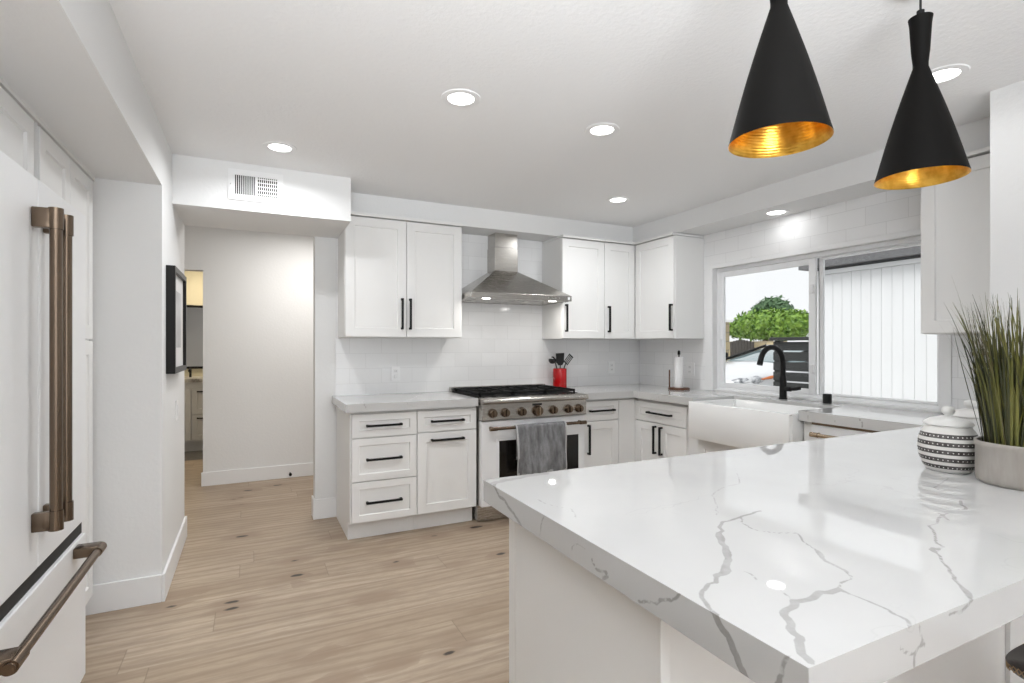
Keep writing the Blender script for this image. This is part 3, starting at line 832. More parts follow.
    for xx in (1.552, 2.315):
        b = BM(); cyl(b, (xx - 0.028, 3.452, 0.704), (xx + 0.028, 3.452, 0.704), 0.0145, n=20); cyl(b, (xx, 3.452, 0.704), (xx, 3.5118, 0.704), 0.011, n=16)
        obj('handle_bracket', b, M['bronze'], dr, smooth=True)
cooker()

# ---- towel over the oven handle
def towel():
    b = BM()
    xa, xb = 1.722, 2.152
    yc, zc, R = 3.452, 0.704, 0.016
    prof = []
    for k in range(22): prof.append((-1, 0.352 + k * (zc - 0.352) / 21))
    for k in range(1, 8): prof.append(('a', k / 8))
    for k in range(12): prof.append((1, zc - k * 0.24 / 11))
    nx = 64; rows = []
    for u in range(nx + 1):
        s = u / nx; x = xa + (xb - xa) * s; row = []
        for side, q in prof:
            if side == 'a':
                an = PI * q; y = yc - R * math.cos(an); z = zc + R * math.sin(an)
            else:
                z = q; y = yc + side * R
                hang = min(1.0, max(0.0, (zc - z) / 0.3))
                fold = (math.sin(s * 21 + 0.6 + 2.2 * hang) * 0.5 + math.sin(s * 38 + 1.7 - 3 * hang) * 0.25 + math.sin(s * 9.0 + 4 * hang) * 0.5)
                if side == -1: y -= 0.006 * hang + (0.004 + 0.030 * hang) * (fold * 0.6 + 0.55)
                else: y = min(y + 0.002 * fold * hang, 3.488)
            zz = z
            if side == -1: zz = z - 0.012 * (1 - s) * hang + 0.006 * math.sin(s * 7) * hang * hang
            xx = x + (0.008 * (s - 0.5) * 2) * (0 if side == 'a' else min(1, (zc - z) * 2)) * (-0.6)
            if side == 1: xx = xa + 0.02 + (xb - xa - 0.04) * s
            row.append(b.verts.new((xx, y, zz)))
        rows.append(row)
    for A, B in zip(rows, rows[1:]):
        for k in range(len(prof) - 1): b.faces.new((A[k], A[k + 1], B[k + 1], B[k]))
    for f in b.faces:
        c = f.calc_center_median()
        if c.x < xa + 0.012 or c.x > xb - 0.012 or c.z < 0.368 or (c.y > yc + 0.01 and c.z < 0.475): f.material_index = 1
    o = obj('dish_towel', b, M['towel'], smooth=180, extra=[M['towel_edge']])
    m = o.modifiers.new('thickness', 'SOLIDIFY'); m.thickness = 0.004; m.offset = 1
    tag(o, 'grey terry towel with a pale hem hanging over the oven handle', 'towel')
towel()

# ================================================================== REFRIGERATOR AND TALL CABINETS
def fridge():
    FE = face('E', -0.550)
    xf = -0.550; y0, y1, ys = 1.490, 2.450, 1.965
    r = thing('refrigerator', 'white french-door refrigerator with bronze handles', 'refrigerator', (-0.86, 1.97, 0))
    b = BM(); box(b, -1.19, xf - 0.075, y0 + 0.004, y1 - 0.004, 0.02, 1.765); obj('body', b, M['gap'], r)
    for (a, c, nm) in ((y0, ys - 0.002, 'left'), (ys + 0.002, y1, 'right')):
        b = BM(); box(b, xf - 0.072, xf, a, c, 0.662, 1.780, 0.005, 3)
        d = obj('door', b, M['fridge'], r)
        yh = ys + (-0.048 if nm == 'left' else 0.044); xb = -0.498
        b = BM(); cyl(b, (xb, yh, 0.80), (xb, yh, 1.68), 0.0145, n=24)
        h = obj('handle', b, M['bronze'], d, smooth=True); h['label'] = 'vertical bronze handle'
        for z0, z1 in ((0.780, 0.832), (1.632, 1.688)):
            b = BM(); box(b, xf + 0.0003, xb + 0.004, yh - 0.013, yh + 0.013, z0, z1, 0.003); cyl(b, (xb, yh, z0 - 0.002), (xb, yh, z1 + 0.002), 0.0175, n=24)
            obj('handle_bracket', b, M['bronze'], d, smooth=35)
        if nm == 'left':
            b = BM(); box(b, xf - 0.050, xf - 0.006, a + 0.02, a + 0.20, 1.7805, 1.790, 0.002); obj('hinge_cover', b, M['gap'], d)
    b = BM(); box(b, xf - 0.072, xf, y0, y1, 0.090, 0.612, 0.005, 3); d = obj('freezer_drawer', b, M['fridge'], r)
    b = BM(); box(b, xf - 0.070, xf - 0.012, y0 + 0.002, y1 - 0.002, 0.6125, 0.6615); obj('gasket', b, M['gap'], r)
    xb, zb = -0.483, 0.583
    b = BM(); cyl(b, (xb, y0 + 0.05, zb), (xb, 2.345, zb), 0.0135, n=24); obj('handle', b, M['bronze'], d, smooth=True)
    for yy in (y0 + 0.09, 2.315):
        b = BM(); box(b, xf + 0.0003, xb + 0.003, yy - 0.028, yy + 0.028, zb - 0.015, zb + 0.020, 0.003); cyl(b, (xb, yy - 0.032, zb), (xb, yy + 0.032, zb), 0.0168, n=24)
        obj('handle_bracket', b, M['bronze'], d, smooth=35)
    b = BM(); box(b, xf - 0.10, xf - 0.03, y0 + 0.01, y1 - 0.01, 0.02, 0.085, 0.003); obj('kick_grille', b, M['gap'], r)
    for yy in (1.54, 2.40):
        b = BM(); cyl(b, (-1.0, yy, 0), (-1.0, yy, 0.021), 0.02); obj('foot', b, M['black'], r)
fridge()
FE = face('E', -0.684)
over_fridge = cabinet('wall_cabinet', 'white two-door cabinet above the refrigerator', FE, 1.500, 2.447, 1.815, 2.100, 0.50,
        [('door', 1.503, 1.950, 1.818, 2.090, None), ('door', 1.954, 2.402, 1.818, 2.090, None)], 'white tall and over-fridge cabinets')
pantry = cabinet('pantry_cabinet', 'tall white pantry cabinet between the refrigerator and the left wall', FE, 2.456, 3.188, 0.10, 2.100, 0.50,
        [('door', 2.460, 2.812, 1.332, 2.090, None), ('door', 2.818, 3.165, 1.332, 2.090, None),
         ('door', 2.460, 2.812, 0.105, 1.322, None), ('door', 2.818, 3.165, 0.105, 1.322, None)],
        'white tall and over-fridge cabinets', toe=0.06)
bm = BM(); box(bm, -1.18, -0.690, 2.4520, 2.4550, 0, 2.10); obj('end_panel', bm, M['cab'], pantry)
bm = BM(); box(bm, -1.18, -0.690, 1.452, 1.485, 0, 2.10); obj('end_panel', bm, M['cab'], over_fridge)
sbox('trim_8', M['cab'], -0.705, -0.684, 1.49, 3.204, 2.1005, 2.1169)

# ================================================================== PENINSULA BASE
def peninsula():
    r = thing('peninsula_cabinet', 'white peninsula base under the near end of the veined countertop', 'cabinet', (1.75, 1.0, 0))
    b = BM(); box(b, 0.652, 2.870, 0.745, 1.285, 0.09, 0.8605); obj('body', b, M['cab'], r)
    b = BM(); box(b, 0.652, 2.870, 0.76, 1.22, 0.0, 0.0895); obj('toe_kick', b, M['cab'], r)
    b = BM(); box(b, 0.628, 0.6515, 0.700, 1.254, 0.0, 0.8605, 0.0015); obj('end_panel', b, M['cab'], r)
    b = BM(); box(b, 0.630, 0.6515, 1.259, 1.300, 0.0, 0.860, 0.002); obj('edge_strip', b, M['cab'], r)
    b = BM(); box(b, 0.652, 2.870, 0.730, 0.7445, 0.0, 0.8605, 0.001); obj('back_panel', b, M['cab'], r)
    for xx in (0.652, 1.18, 1.92, 2.66):
        w = 0.07
        b = BM(); box(b, xx, xx + w, 0.718, 0.7295, 0.0, 0.8605, 0.001)
        if xx > 0.7 and xx < 3: obj('stile', b, M['cab'], r)
        else: b.free()
    FN = face('N', 1.306)
    for k in range(4):
        a = 0.656 + k * 0.552
        obj('door', shaker_bm(FN, a, a + 0.549, 0.12, 0.850), M['cab'], r)
    b = BM(); box(b, 0.80, 0.835, 0.44, 0.729, 0.848, 0.8605); box(b, 0.80, 0.835, 0.715, 0.7175, 0.79, 0.848); obj('support_bracket', b, M['steel'], r)
peninsula()

# ================================================================== SMALL ITEMS ON THE BACK COUNTERS
# red crock and utensils
def crock():
    cx, cy = 2.490, 4.085
    b = BM(); lathe(b, [(0.060, 0), (0.062, 0.004), (0.062, 0.172), (0.0605, 0.176), (0.057, 0.176), (0.0565, 0.008)], (cx, cy, 0.9202), 40)
    o = obj('utensil_crock', b, M['red'], smooth=True); tag(o, 'glossy red cylindrical crock holding black utensils right of the range', 'utensil holder')
    g = 'black cooking utensils in the red crock'
    z0 = 0.935
    def stick(b, p0, p1, r=0.006): tube(b, [p0, ((p0[0] + p1[0]) / 2, (p0[1] + p1[1]) / 2, (p0[2] + p1[2]) / 2), p1], [r, r, r * 0.8], 10)
    # ladle, leaning left
    r = thing('ladle', 'black ladle leaning left in the red crock', 'utensil', (cx + 0.02, cy, z0), g)
    b = BM(); stick(b, (cx + 0.025, cy + 0.01, z0), (cx - 0.055, cy - 0.005, 1.165)); obj('handle', b, M['blackplastic'], r, smooth=True)
    b = BM(); bmesh.ops.create_uvsphere(b, u_segments=20, v_segments=12, radius=0.036, matrix=Matrix.Translation((cx - 0.082, cy - 0.01, 1.175)))
    bmesh.ops.delete(b, geom=[v for v in b.verts if v.co.z > 1.186], context='VERTS')
    o = obj('bowl', b, M['blackplastic'], r, smooth=True); s = o.modifiers.new('t', 'SOLIDIFY'); s.thickness = 0.003
    b = BM(); tube(b, [(cx - 0.047, cy - 0.005, 1.150), (cx - 0.055, cy - 0.005, 1.178), (cx - 0.07, cy - 0.007, 1.197), (cx - 0.088, cy - 0.01, 1.200)], 0.007, 10); obj('neck', b, M['blackplastic'], r, smooth=True)
    # turner, upright
    r = thing('spatula', 'black flat turner standing upright in the middle of the red crock', 'utensil', (cx, cy, z0), g)
    b = BM(); stick(b, (cx - 0.005, cy - 0.01, z0), (cx + 0.008, cy + 0.005, 1.145)); obj('handle', b, M['blackplastic'], r, smooth=True)
    b = BM(); prism(b, [(cx - 0.012, 1.125), (cx - 0.034, 1.150), (cx - 0.038, 1.232), (cx + 0.048, 1.236), (cx + 0.044, 1.150), (cx + 0.026, 1.125)], 1, cy + 0.001, cy + 0.006)
    obj('blade', b, M['blackplastic'], r)
    # slotted spoon / fork, leaning right
    r = thing('slotted_turner', 'black slotted turner leaning right in the red crock', 'utensil', (cx - 0.02, cy, z0), g)
    b = BM(); stick(b, (cx - 0.022, cy - 0.01, z0), (cx + 0.062, cy + 0.0, 1.142)); obj('handle', b, M['blackplastic'], r, smooth=True)
    b = BM(); d = Vector((0.52, 0, 0.60)).normalized(); n = Vector((-d.z, 0, d.x)); o0 = Vector((cx + 0.060, cy, 1.140))
    L, W = 0.095, 0.052
    for k in range(4):
        c = o0 + n * (W * (k / 3 - 0.5) * 0.86); tube(b, [tuple(c + d * 0.012), tuple(c + d * (L - 0.008))], 0.0042, 6)
    for q in (0.006, L - 0.004):
        tube(b, [tuple(o0 + d * q - n * W * 0.5), tuple(o0 + d * q + n * W * 0.5)], 0.006, 6)
    obj('blade', b, M['blackplastic'], r)
crock()

# paper towel holder with its roll
def paper_towels():
    cx, cy = 3.335, 3.488
    r = thing('paper_towel_holder', 'wooden paper towel stand with black finial in the counter corner', 'paper towel holder', (cx, cy, 0.9202))
    b = BM(); lathe(b, [(0.088, 0), (0.090, 0.003), (0.090, 0.013), (0.086, 0.016)], (cx, cy, 0.9202), 40); obj('base', b, M['wood_dark'], r, smooth=True)
    b = BM(); cyl(b, (cx, cy, 0.9355), (cx, cy, 1.235), 0.006, n=14); obj('rod', b, M['black'], r)
    b = BM(); lathe(b, [(0.011, 0), (0.012, 0.012), (0.011, 0.03), (0.005, 0.038)], (cx, cy, 1.222), 20); obj('finial', b, M['black'], r, smooth=True)
    b = BM(); cyl(b, (cx - 0.05, cy + 0.062, 0.935), (cx - 0.05, cy + 0.062, 1.090), 0.0065, n=12); obj('side_arm', b, M['wood_dark'], r)
    b = BM(); lathe(b, [(0.036, 0), (0.037, 0.003), (0.037, 0.262), (0.036, 0.265), (0.009, 0.265), (0.009, 0.0)], (cx, cy, 0.9375), 40, cap0=False, cap1=False)
    b.verts.ensure_lookup_table()
    o = obj('paper_towel_roll', b, M['paper'], smooth=True); tag(o, 'slim roll of white paper towels on the wooden stand', 'paper towel roll')
paper_towels()

def outlet(name, label, F, u, z, w=0.072, hgt=0.117, kind='duplex', grp='white wall plates on the tiling'):
    a = F(u, 0, z); r = thing(name, label, 'outlet' if kind != 'switch' else 'light switch', a, grp)
    b = BM(); fbox(b, F, u - w / 2, u + w / 2, -0.008, -0.0003, z - hgt / 2, z + hgt / 2, 0.002); obj('plate', b, M['plate'], r)
    if kind == 'duplex':
        for dz in (-0.021, 0.021):
            b = BM(); fbox(b, F, u - 0.017, u + 0.017, -0.0105, -0.0082, z + dz - 0.015, z + dz + 0.015, 0.002); s = obj('socket', b, M['plastic'], r)
            for du in (-0.006, 0.006):
                b = BM(); fbox(b, F, u + du - 0.001, u + du + 0.001, -0.0109, -0.0106, z + dz - 0.005, z + dz + 0.005); obj('slot', b, M['gap'], s)
    else:
        b = BM(); fbox(b, F, u - 0.017, u + 0.017, -0.011, -0.0082, z - 0.033, z + 0.033, 0.002); obj('rocker', b, M['plastic'], r)
FT = face('S', YB - 0.008)
outlet('wall_outlet', 'white duplex outlet on the tiles above the left counter', FT, 1.030, 1.078)
outlet('wall_outlet', 'white duplex outlet on the tiles right of the red crock', FT, 3.146, 1.090)
outlet('wall_outlet', 'white outlet plate on the tiles behind the paper towel roll', face('W', XR - 0.008), 3.515, 1.091, w=0.10)
outlet('light_switch', 'white switch plate on the left wall below the framed picture', face('E', XL), 3.76, 0.912, kind='switch', grp=None)
# small plug-in device in the first outlet
b = BM(); box(b, 1.015, 1.040, YB - 0.034, YB - 0.0192, 1.045, 1.072, 0.004)
o = obj('plug_adapter', b, M['plastic']); tag(o, 'tiny white plug in the lower socket above the left counter', 'plug')

# ---- air vent
def vent():
    x0, x1, z0, z1, y = -0.126, 0.176, 2.180, 2.364, 3.593
    r = thing('air_vent', 'white rectangular air register on the hall soffit', 'vent', ((x0 + x1) / 2, y, z0))
    b = BM(); t = 0.034
    xi0, xi1 = x0 + 0.036, x1 - 0.030
    for q in ((x0, xi0, z0, z1), (xi1, x1, z0, z1), (xi0, xi1, z0, z0 + t), (xi0, xi1, z1 - t, z1)): box(b, q[0], q[1], y - 0.008, y - 0.0004, q[2], q[3])
    xm = (xi0 + xi1) / 2
    box(b, xm - 0.006, xm + 0.006, y - 0.008, y - 0.0004, z0 + t, z1 - t); obj('frame', b, M['trim'], r)
    b = BM(); box(b, xi0, xi1, y - 0.0012, y - 0.0004, z0 + t, z1 - t); obj('backing', b, M['gap'], r)
    for s, (a, c) in enumerate(((xi0, xm - 0.006), (xm + 0.006, xi1))):
        n = 10
        for k in range(n):
            xx = a + (k + 0.75) * (c - a) / n
            b = BM(); box(b, xx - 0.0021, xx + 0.0021, y - 0.0065, y - 0.003, z0 + t, z1 - t); obj('slat', b, M['trim'], r)
    for k in range(5):
        zz = z0 + t + (k + 0.6) * (z1 - z0 - 2 * t) / 5
        b = BM(); box(b, xm + 0.006, xi1, y - 0.0028, y - 0.0014, zz - 0.003, zz + 0.003); obj('crossbar', b, M['trim'], r)
    b = BM(); box(b, xi1 + 0.008, xi1 + 0.014, y - 0.016, y - 0.0082, 2.25, 2.29, 0.001); obj('damper_lever', b, M['trim'], r)
    for xx in (x0 + 0.012, x1 - 0.010):
        b = BM(); cyl(b, (xx, y - 0.0095, (z0 + z1) / 2), (xx, y - 0.0079, (z0 + z1) / 2), 0.003, n=10); obj('screw', b, M['chrome'], r)
vent()

# ---- framed picture
def picture():
    x = XL + 0.0005; y0, y1, z0, z1 = 3.335, 3.880, 1.150, 1.730
    r = thing('framed_picture', 'black-framed picture on the left wall beside the hall', 'picture', (x, (y0 + y1) / 2, z0))
    b = BM(); w, d = 0.030, 0.043
    for q in ((y0, y0 + w, z0, z1), (y1 - w, y1, z0, z1), (y0 + w, y1 - w, z0, z0 + w), (y0 + w, y1 - w, z1 - w, z1)): box(b, x, x + d, q[0], q[1], q[2], q[3], 0.002)
    obj('frame', b, M['frame'], r)
    b = BM(); box(b, x + 0.001, x + 0.026, y0 + w, y1 - w, z0 + w, z1 - w); obj('mount', b, M['mat'], r)
    b = BM(); box(b, x + 0.0262, x + 0.0275, y0 + 0.15, y1 - 0.15, z0 + 0.14, z1 - 0.12); obj('print', b, M['art'], r)
picture()

# ---- doorstop
r = thing('door_stop', 'tiny black spring door stop on the hall baseboard', 'door stop', (0.339, 5.62, 0.035))
b = BM(); cyl(b, (0.339, 5.6445, 0.05), (0.339, 5.600, 0.045), 0.006, n=12); obj('spring', b, M['black'], r)
b = BM(); cyl(b, (0.339, 5.600, 0.045), (0.339, 5.580, 0.043), 0.014, n=14); obj('rubber_tip', b, M['black'], r)

# ---- recessed lights
def downlight(label, x, y, z, power=5.6, spread=160):
    r = thing('recessed_light', label, 'ceiling light', (x, y, z), 'round recessed ceiling lights')
    b = BM(); lathe(b, [(0.058, -0.002), (0.060, -0.006), (0.085, -0.004), (0.088, -0.0003), (0.058, -0.0003)], (x, y, z), 48, cap0=False, cap1=False); obj('trim_ring', b, M['trim'], r, smooth=True)
    b = BM(); cyl(b, (x, y, z - 0.003), (x, y, z - 0.0004), 0.058, n=40); obj('lens', b, M['lens'], r)
    l = add_light('lamp', 'AREA', (0, 0, -0.012), (0, 0, 0), power, (0.96, 0.98, 1.0), shape='DISK', size=0.11, spread=math.radians(spread))
    l.parent = r
downlight('recessed ceiling light nearest the middle of the ceiling, left of centre', 0.837, 2.217, ZC, 5.2)
downlight('recessed ceiling light between the hood and the left pendant', 1.606, 2.222, ZC, 4.5)
downlight('recessed ceiling light in the main ceiling nearest the corner cabinets', 2.482, 3.231, ZC, 6.5)
downlight('recessed ceiling light in front of the air vent', 0.141, 3.208, ZC, 6.5)
downlight('recessed ceiling light partly hidden behind the right pendant', 2.527, 1.162, ZC, 0.8)
downlight('recessed light in the soffit above the kitchen window', 3.345, 2.545, 2.250, 0.35, 180)

# ---- pendants
def pendant(label, x, y):
    zr = 1.806
    r = thing('pendant_light', label, 'pendant light', (x, y, zr), 'black cone pendants over the peninsula')
    R, rn, zn, rt, zt = 0.1165, 0.0195, 0.335, 0.031, 0.485
    b = BM(); pr = [(R, 0.0), (R - 0.0005, 0.004)]
    for k in range(1, 11):
        f = k / 10; pr.append((R + (rn - R) * f + 0.004 * math.sin(PI * f), zn * f))
    pr += [(rn, zn + 0.012), (rn + 0.004, zn + 0.05), (rt - 0.003, zt - 0.02), (rt, zt), (0.008, zt + 0.001)]
    lathe(b, pr, (x, y, zr), 64, cap0=False, cap1=True); obj('shade', b, M['shade_out'], r, smooth=True)
    b = BM(); pi = [(R, 0.0), (R - 0.0025, 0.002)]
    for k in range(1, 11):
        f = k / 10; pi.append((R - 0.0035 + (rn - R) * f, zn * f + 0.002))
    lathe(b, pi, (x, y, zr), 64, cap0=False, cap1=True); o = obj('gold_lining', b, M['gold'], r, smooth=True); o['label'] = 'hammered gold inner surface'
    b = BM(); cyl(b, (x, y, zr + 0.235), (x, y, zr + 0.29), 0.020, 0.018, 20); s = obj('socket', b, M['black'], r)
    b = BM(); cyl(b, (x, y, zr + zt + 0.0), (x, y, zr + zt + 0.022), 0.010, n=16); obj('cord_grip', b, M['black'], r)
    b = BM(); cyl(b, (x, y, zr + zt + 0.02), (x, y, ZC - 0.018), 0.0032, n=10); obj('cord', b, M['cord'], r)
    b = BM(); lathe(b, [(0.055, 0), (0.058, -0.004), (0.058, -0.018), (0.052, -0.022)], (x, y, ZC - 0.0005), 40); obj('canopy', b, M['shade_out'], r, smooth=True)
pendant('black cone pendant with gold inside, the left and nearer of the pair', 1.172, 0.884)
pendant('black cone pendant with gold inside, the right one nearer the window wall', 1.815, 0.890)

# ================================================================== JARS, POT AND GRASS ON THE PENINSULA
def m_stripes():
    m = mat('striped_stoneware', rgb(0.75), 0.45); t = NT(m)
    o = t.coord(); x, y, z = t.xyz(o)
    band = t.math('FRACT', t.math('DIVIDE', t.math('SUBTRACT', z, 0.010), 0.0232))
    inz = t.math('MULTIPLY', t.math('GREATER_THAN', z, 0.012), t.math('LESS_THAN', z, 0.124))
    dark = t.math('MULTIPLY', t.math('LESS_THAN', band, 0.56), inz)
    ang = t.math('ARCTAN2', y, x)
    a = t.math('FRACT', t.math('MULTIPLY', ang, 38 / (2 * PI)))
    row = t.math('FLOOR', t.math('DIVIDE', t.math('SUBTRACT', z, 0.010), 0.0232))
    dot = t.math('MULTIPLY', t.math('LESS_THAN', t.math('ABSOLUTE', t.math('SUBTRACT', a, 0.5)), 0.13),
                 t.math('LESS_THAN', t.math('ABSOLUTE', t.math('SUBTRACT', band, 0.28)), 0.07))
    n = t.noise(o, 70, 3)
    fac = t.math('MULTIPLY', dark, t.math('SUBTRACT', 1.0, dot))
    c = t.mix(fac, rgb(0.72, 0.70, 0.67), t.mix(t.mapr(n, 0.35, 0.65), rgb(0.035, 0.030, 0.028), rgb(0.10, 0.09, 0.085)))
    t.color(c); t.bump(t.math('SUBTRACT', 1.0, fac), 0.5, 0.002)
    return m
M['stripes'] = m_stripes()
def jar(label, x, y, s, m):
    r = thing('lidded_jar', label, 'jar', (x, y, 0.9203), 'lidded stoneware jars on the peninsula')
    k = 1.22
    b = BM(); lathe(b, [(r_ * s, z_ * k) for r_, z_ in ((0.052, 0), (0.057, 0.002), (0.067, 0.014), (0.076, 0.035), (0.0795, 0.058), (0.0775, 0.080), (0.069, 0.098), (0.061, 0.106), (0.059, 0.112), (0.053, 0.112), (0.053, 0.10))], (x, y, 0.9203), 56)
    obj('body', b, m, r, smooth=60)
    z0 = 0.9203 + 0.1122 * k
    b = BM(); lathe(b, [(0.060 * s, 0), (0.065 * s, 0.004), (0.063 * s, 0.010), (0.048 * s, 0.020), (0.022 * s, 0.027), (0.012 * s, 0.029)], (x, y, z0), 48); l = obj('lid', b, M['jar'], r, smooth=True)
    b = BM(); lathe(b, [(0.009, 0), (0.010, 0.005), (0.0155, 0.011), (0.0175, 0.018), (0.0155, 0.026), (0.008, 0.031), (0.001, 0.032)], (x, y, z0 + 0.027), 28); obj('lid_knob', b, M['jar'], l, smooth=True)
# (object coordinates of the body start at the jar's base)
jar('striped black and white lidded jar, the nearer one beside the grass pot', 1.913, 0.863, 0.955, M['stripes'])
jar('plain pale lidded jar half hidden behind the striped jar', 2.20, 0.93, 0.86, M['jar'])

def potted_grass():
    px, py = 1.899, 0.680
    r = thing('potted_grass', 'tall ornamental grass in a grey glazed pot on the peninsula', 'plant', (px, py, 0.9203))
    b = BM(); lathe(b, [(0.094, 0), (0.099, 0.003), (0.1025, 0.012), (0.103, 0.045), (0.1025, 0.096), (0.1055, 0.102), (0.106, 0.113), (0.104, 0.116), (0.099, 0.114), (0.097, 0.085)], (px, py, 0.9203), 64)
    obj('pot', b, M['pot'], r, smooth=50)
    b = BM(); cyl(b, (px, py, 1.000), (px, py, 1.012), 0.0975, n=40); obj('soil', b, M['soil'], r)
    rng = random.Random(7)
    def blade(b, base, az, lean, h, w, curl):
        n = 9; vs = []; side = Vector((-math.sin(az), math.cos(az), 0)); dirv = Vector((math.cos(az), math.sin(az), 0))
        tw = rng.uniform(-1.0, 1.0)
        for k in range(n + 1):
            f = k / n
            p = Vector(base) + dirv * (lean * h * f + curl * h * f ** 3) + Vector((0, 0, h * f * (1 - 0.25 * abs(curl) * f * f)))
            ww = w * (0.7 + 0.6 * f if f < 0.4 else 0.94 * (1 - (f - 0.4) / 0.6) ** 0.8) + 0.0002
            s = (side * math.cos(tw * f) + dirv * math.sin(tw * f)) * ww
            fold = (dirv * math.cos(tw * f) - side * math.sin(tw * f)) * ww * 0.35
            vs.append((b.verts.new(p - s), b.verts.new(p + fold), b.verts.new(p + s)))
        for A, B in zip(vs, vs[1:]):
            b.faces.new((A[0], A[1], B[1], B[0])); b.faces.new((A[1], A[2], B[2], B[1]))
    for mi, (mn, cnt) in enumerate((('grass1', 210), ('grass2', 190), ('grass3', 110))):
        b = BM()
        for k in range(cnt):
            rr = 0.084 * math.sqrt(rng.random()); a = rng.uniform(0, 2 * PI)
            base = (px + rr * math.cos(a), py + rr * math.sin(a), 1.008)
            az = a + rng.gauss(0, 0.5)
            lean = rng.uniform(0.02, 0.10) + rr / 0.084 * rng.uniform(0.0, 0.16)
            h = rng.uniform(0.25, 0.45) if mi < 2 else rng.uniform(0.26, 0.44)
            blade(b, base, az, lean, h, rng.uniform(0.0022, 0.0042) if mi < 2 else rng.uniform(0.0006, 0.0014), rng.uniform(-0.04, 0.16))
        if mi == 0:
            # the two long arching blades above the rest
            blade(b, (px - 0.07, py + 0.045, 1.008), math.radians(140), 0.13, 0.50, 0.0032, 0.06)
            blade(b, (px - 0.05, py - 0.0, 1.008), math.radians(-40), 0.05, 0.50, 0.0034, 0.42)
            blade(b, (px - 0.08, py + 0.03, 1.008), math.radians(160), 0.10, 0.34, 0.0020, 0.12)
        o = obj('blades', b, M[mn], r); o['kind'] = 'stuff'
    b = BM()
    for bx, by, h0, az in ((-0.045, -0.02, 0.19, -1.2), (0.03, -0.06, 0.24, -0.8), (0.01, 0.04, 0.27, 0.5)):
        p0 = Vector((px + bx, py + by, 1.008)); p1 = p0 + Vector((0.02 * math.cos(az), 0.02 * math.sin(az), h0))
        tube(b, [p0, p1], 0.0012, 6)
        for k in range(26):
            f = k / 25; q = p1.lerp(p1 - Vector((0.004, 0, 0.11)), f); a = k * 2.4
            bmesh.ops.create_icosphere(b, subdivisions=1, radius=0.0032, matrix=Matrix.Translation(q + Vector((math.cos(a), math.sin(a), 0)) * 0.0035))
    obj('seed_heads', b, M['seed'], r)
potted_grass()

# ================================================================== STOOL
def stool():
    r = thing('counter_stool', 'dark leather counter stool with tan stitching tucked under the overhang', 'stool', (1.575, 0.40, 0))
    cx, cy = 1.562, 0.40
    W, D = 0.205, 0.17
    b = BM(); n = 24; top = []; bot = []
    for i in range(n + 1):
        u = -1 + 2 * i / n; rt = []; rb = []
        for j in range(n + 1):
            v = -1 + 2 * j / n
            # squircle footprint, saddle-shaped top
            x = u * math.sqrt(max(0, 1 - v * v * 0.42)); y = v * math.sqrt(max(0, 1 - u * u * 0.42))
            e = max(abs(u), abs(v))
            z = 0.618 + 0.045 * x * x + 0.018 * (1 - e ** 4)
            rt.append(b.verts.new((cx + x * W, cy + y * D, z)))
            rb.append(b.verts.new((cx + x * W * 0.96, cy + y * D * 0.96, z - 0.018 - 0.040 * (1 - e ** 3))))
        top.append(rt); bot.append(rb)
    for i in range(n):
        for j in range(n):
            b.faces.new((top[i][j], top[i + 1][j], top[i + 1][j + 1], top[i][j + 1])); b.faces.new((bot[i][j + 1], bot[i + 1][j + 1], bot[i + 1][j], bot[i][j]))
    rim_t = [top[i][0] for i in range(n)] + [top[n][j] for j in range(n)] + [top[i][n] for i in range(n, 0, -1)] + [top[0][j] for j in range(n, 0, -1)]
    rim_b = [bot[i][0] for i in range(n)] + [bot[n][j] for j in range(n)] + [bot[i][n] for i in range(n, 0, -1)] + [bot[0][j] for j in range(n, 0, -1)]
    m = len(rim_t)
    for k in range(m): b.faces.new((rim_t[k], rim_b[k], rim_b[(k + 1) % m], rim_t[(k + 1) % m]))
    path = [((p.co + q.co) / 2).copy() for p, q in zip(rim_t, rim_b)]
    ctr = Vector((cx, cy, 0.65))
    s = obj('seat', b, M['leather'], r, smooth=70)
    b = BM()
    for ph in (0, 1):
        L = []
        for k, p in enumerate(path + path[:1]):
            d = (p - ctr); d.z = 0; d.normalize()
            L.append(p + d * 0.002 + Vector((0, 0, 0.0065 * (1 if (k + ph) % 2 else -1))))
        tube(b, L, 0.0012, 5)
    obj('stitching', b, M['stitch'], s)
    for sx in (-1, 1):
        for sy in (-1, 1):
            b = BM()
            tube(b, [(cx + sx * 0.125, cy + sy * 0.09, 0.603), (cx + sx * 0.150, cy + sy * 0.105, 0.55), (cx + sx * 0.165, cy + sy * 0.12, 0.38), (cx + sx * 0.19, cy + sy * 0.15, 0.005)], [0.020, 0.019, 0.016, 0.013], 12)
            obj('leg', b, M['wood_dark'], r, smooth=True)
    b = BM(); z = 0.22; q = [(cx - 0.178, cy - 0.134, z), (cx + 0.178, cy - 0.134, z), (cx + 0.178, cy + 0.134, z), (cx - 0.178, cy + 0.134, z)]
    for k in range(4): cyl(b, q[k], q[(k + 1) % 4], 0.009, n=10)
    obj('footrest', b, M['black'], r)
stool()

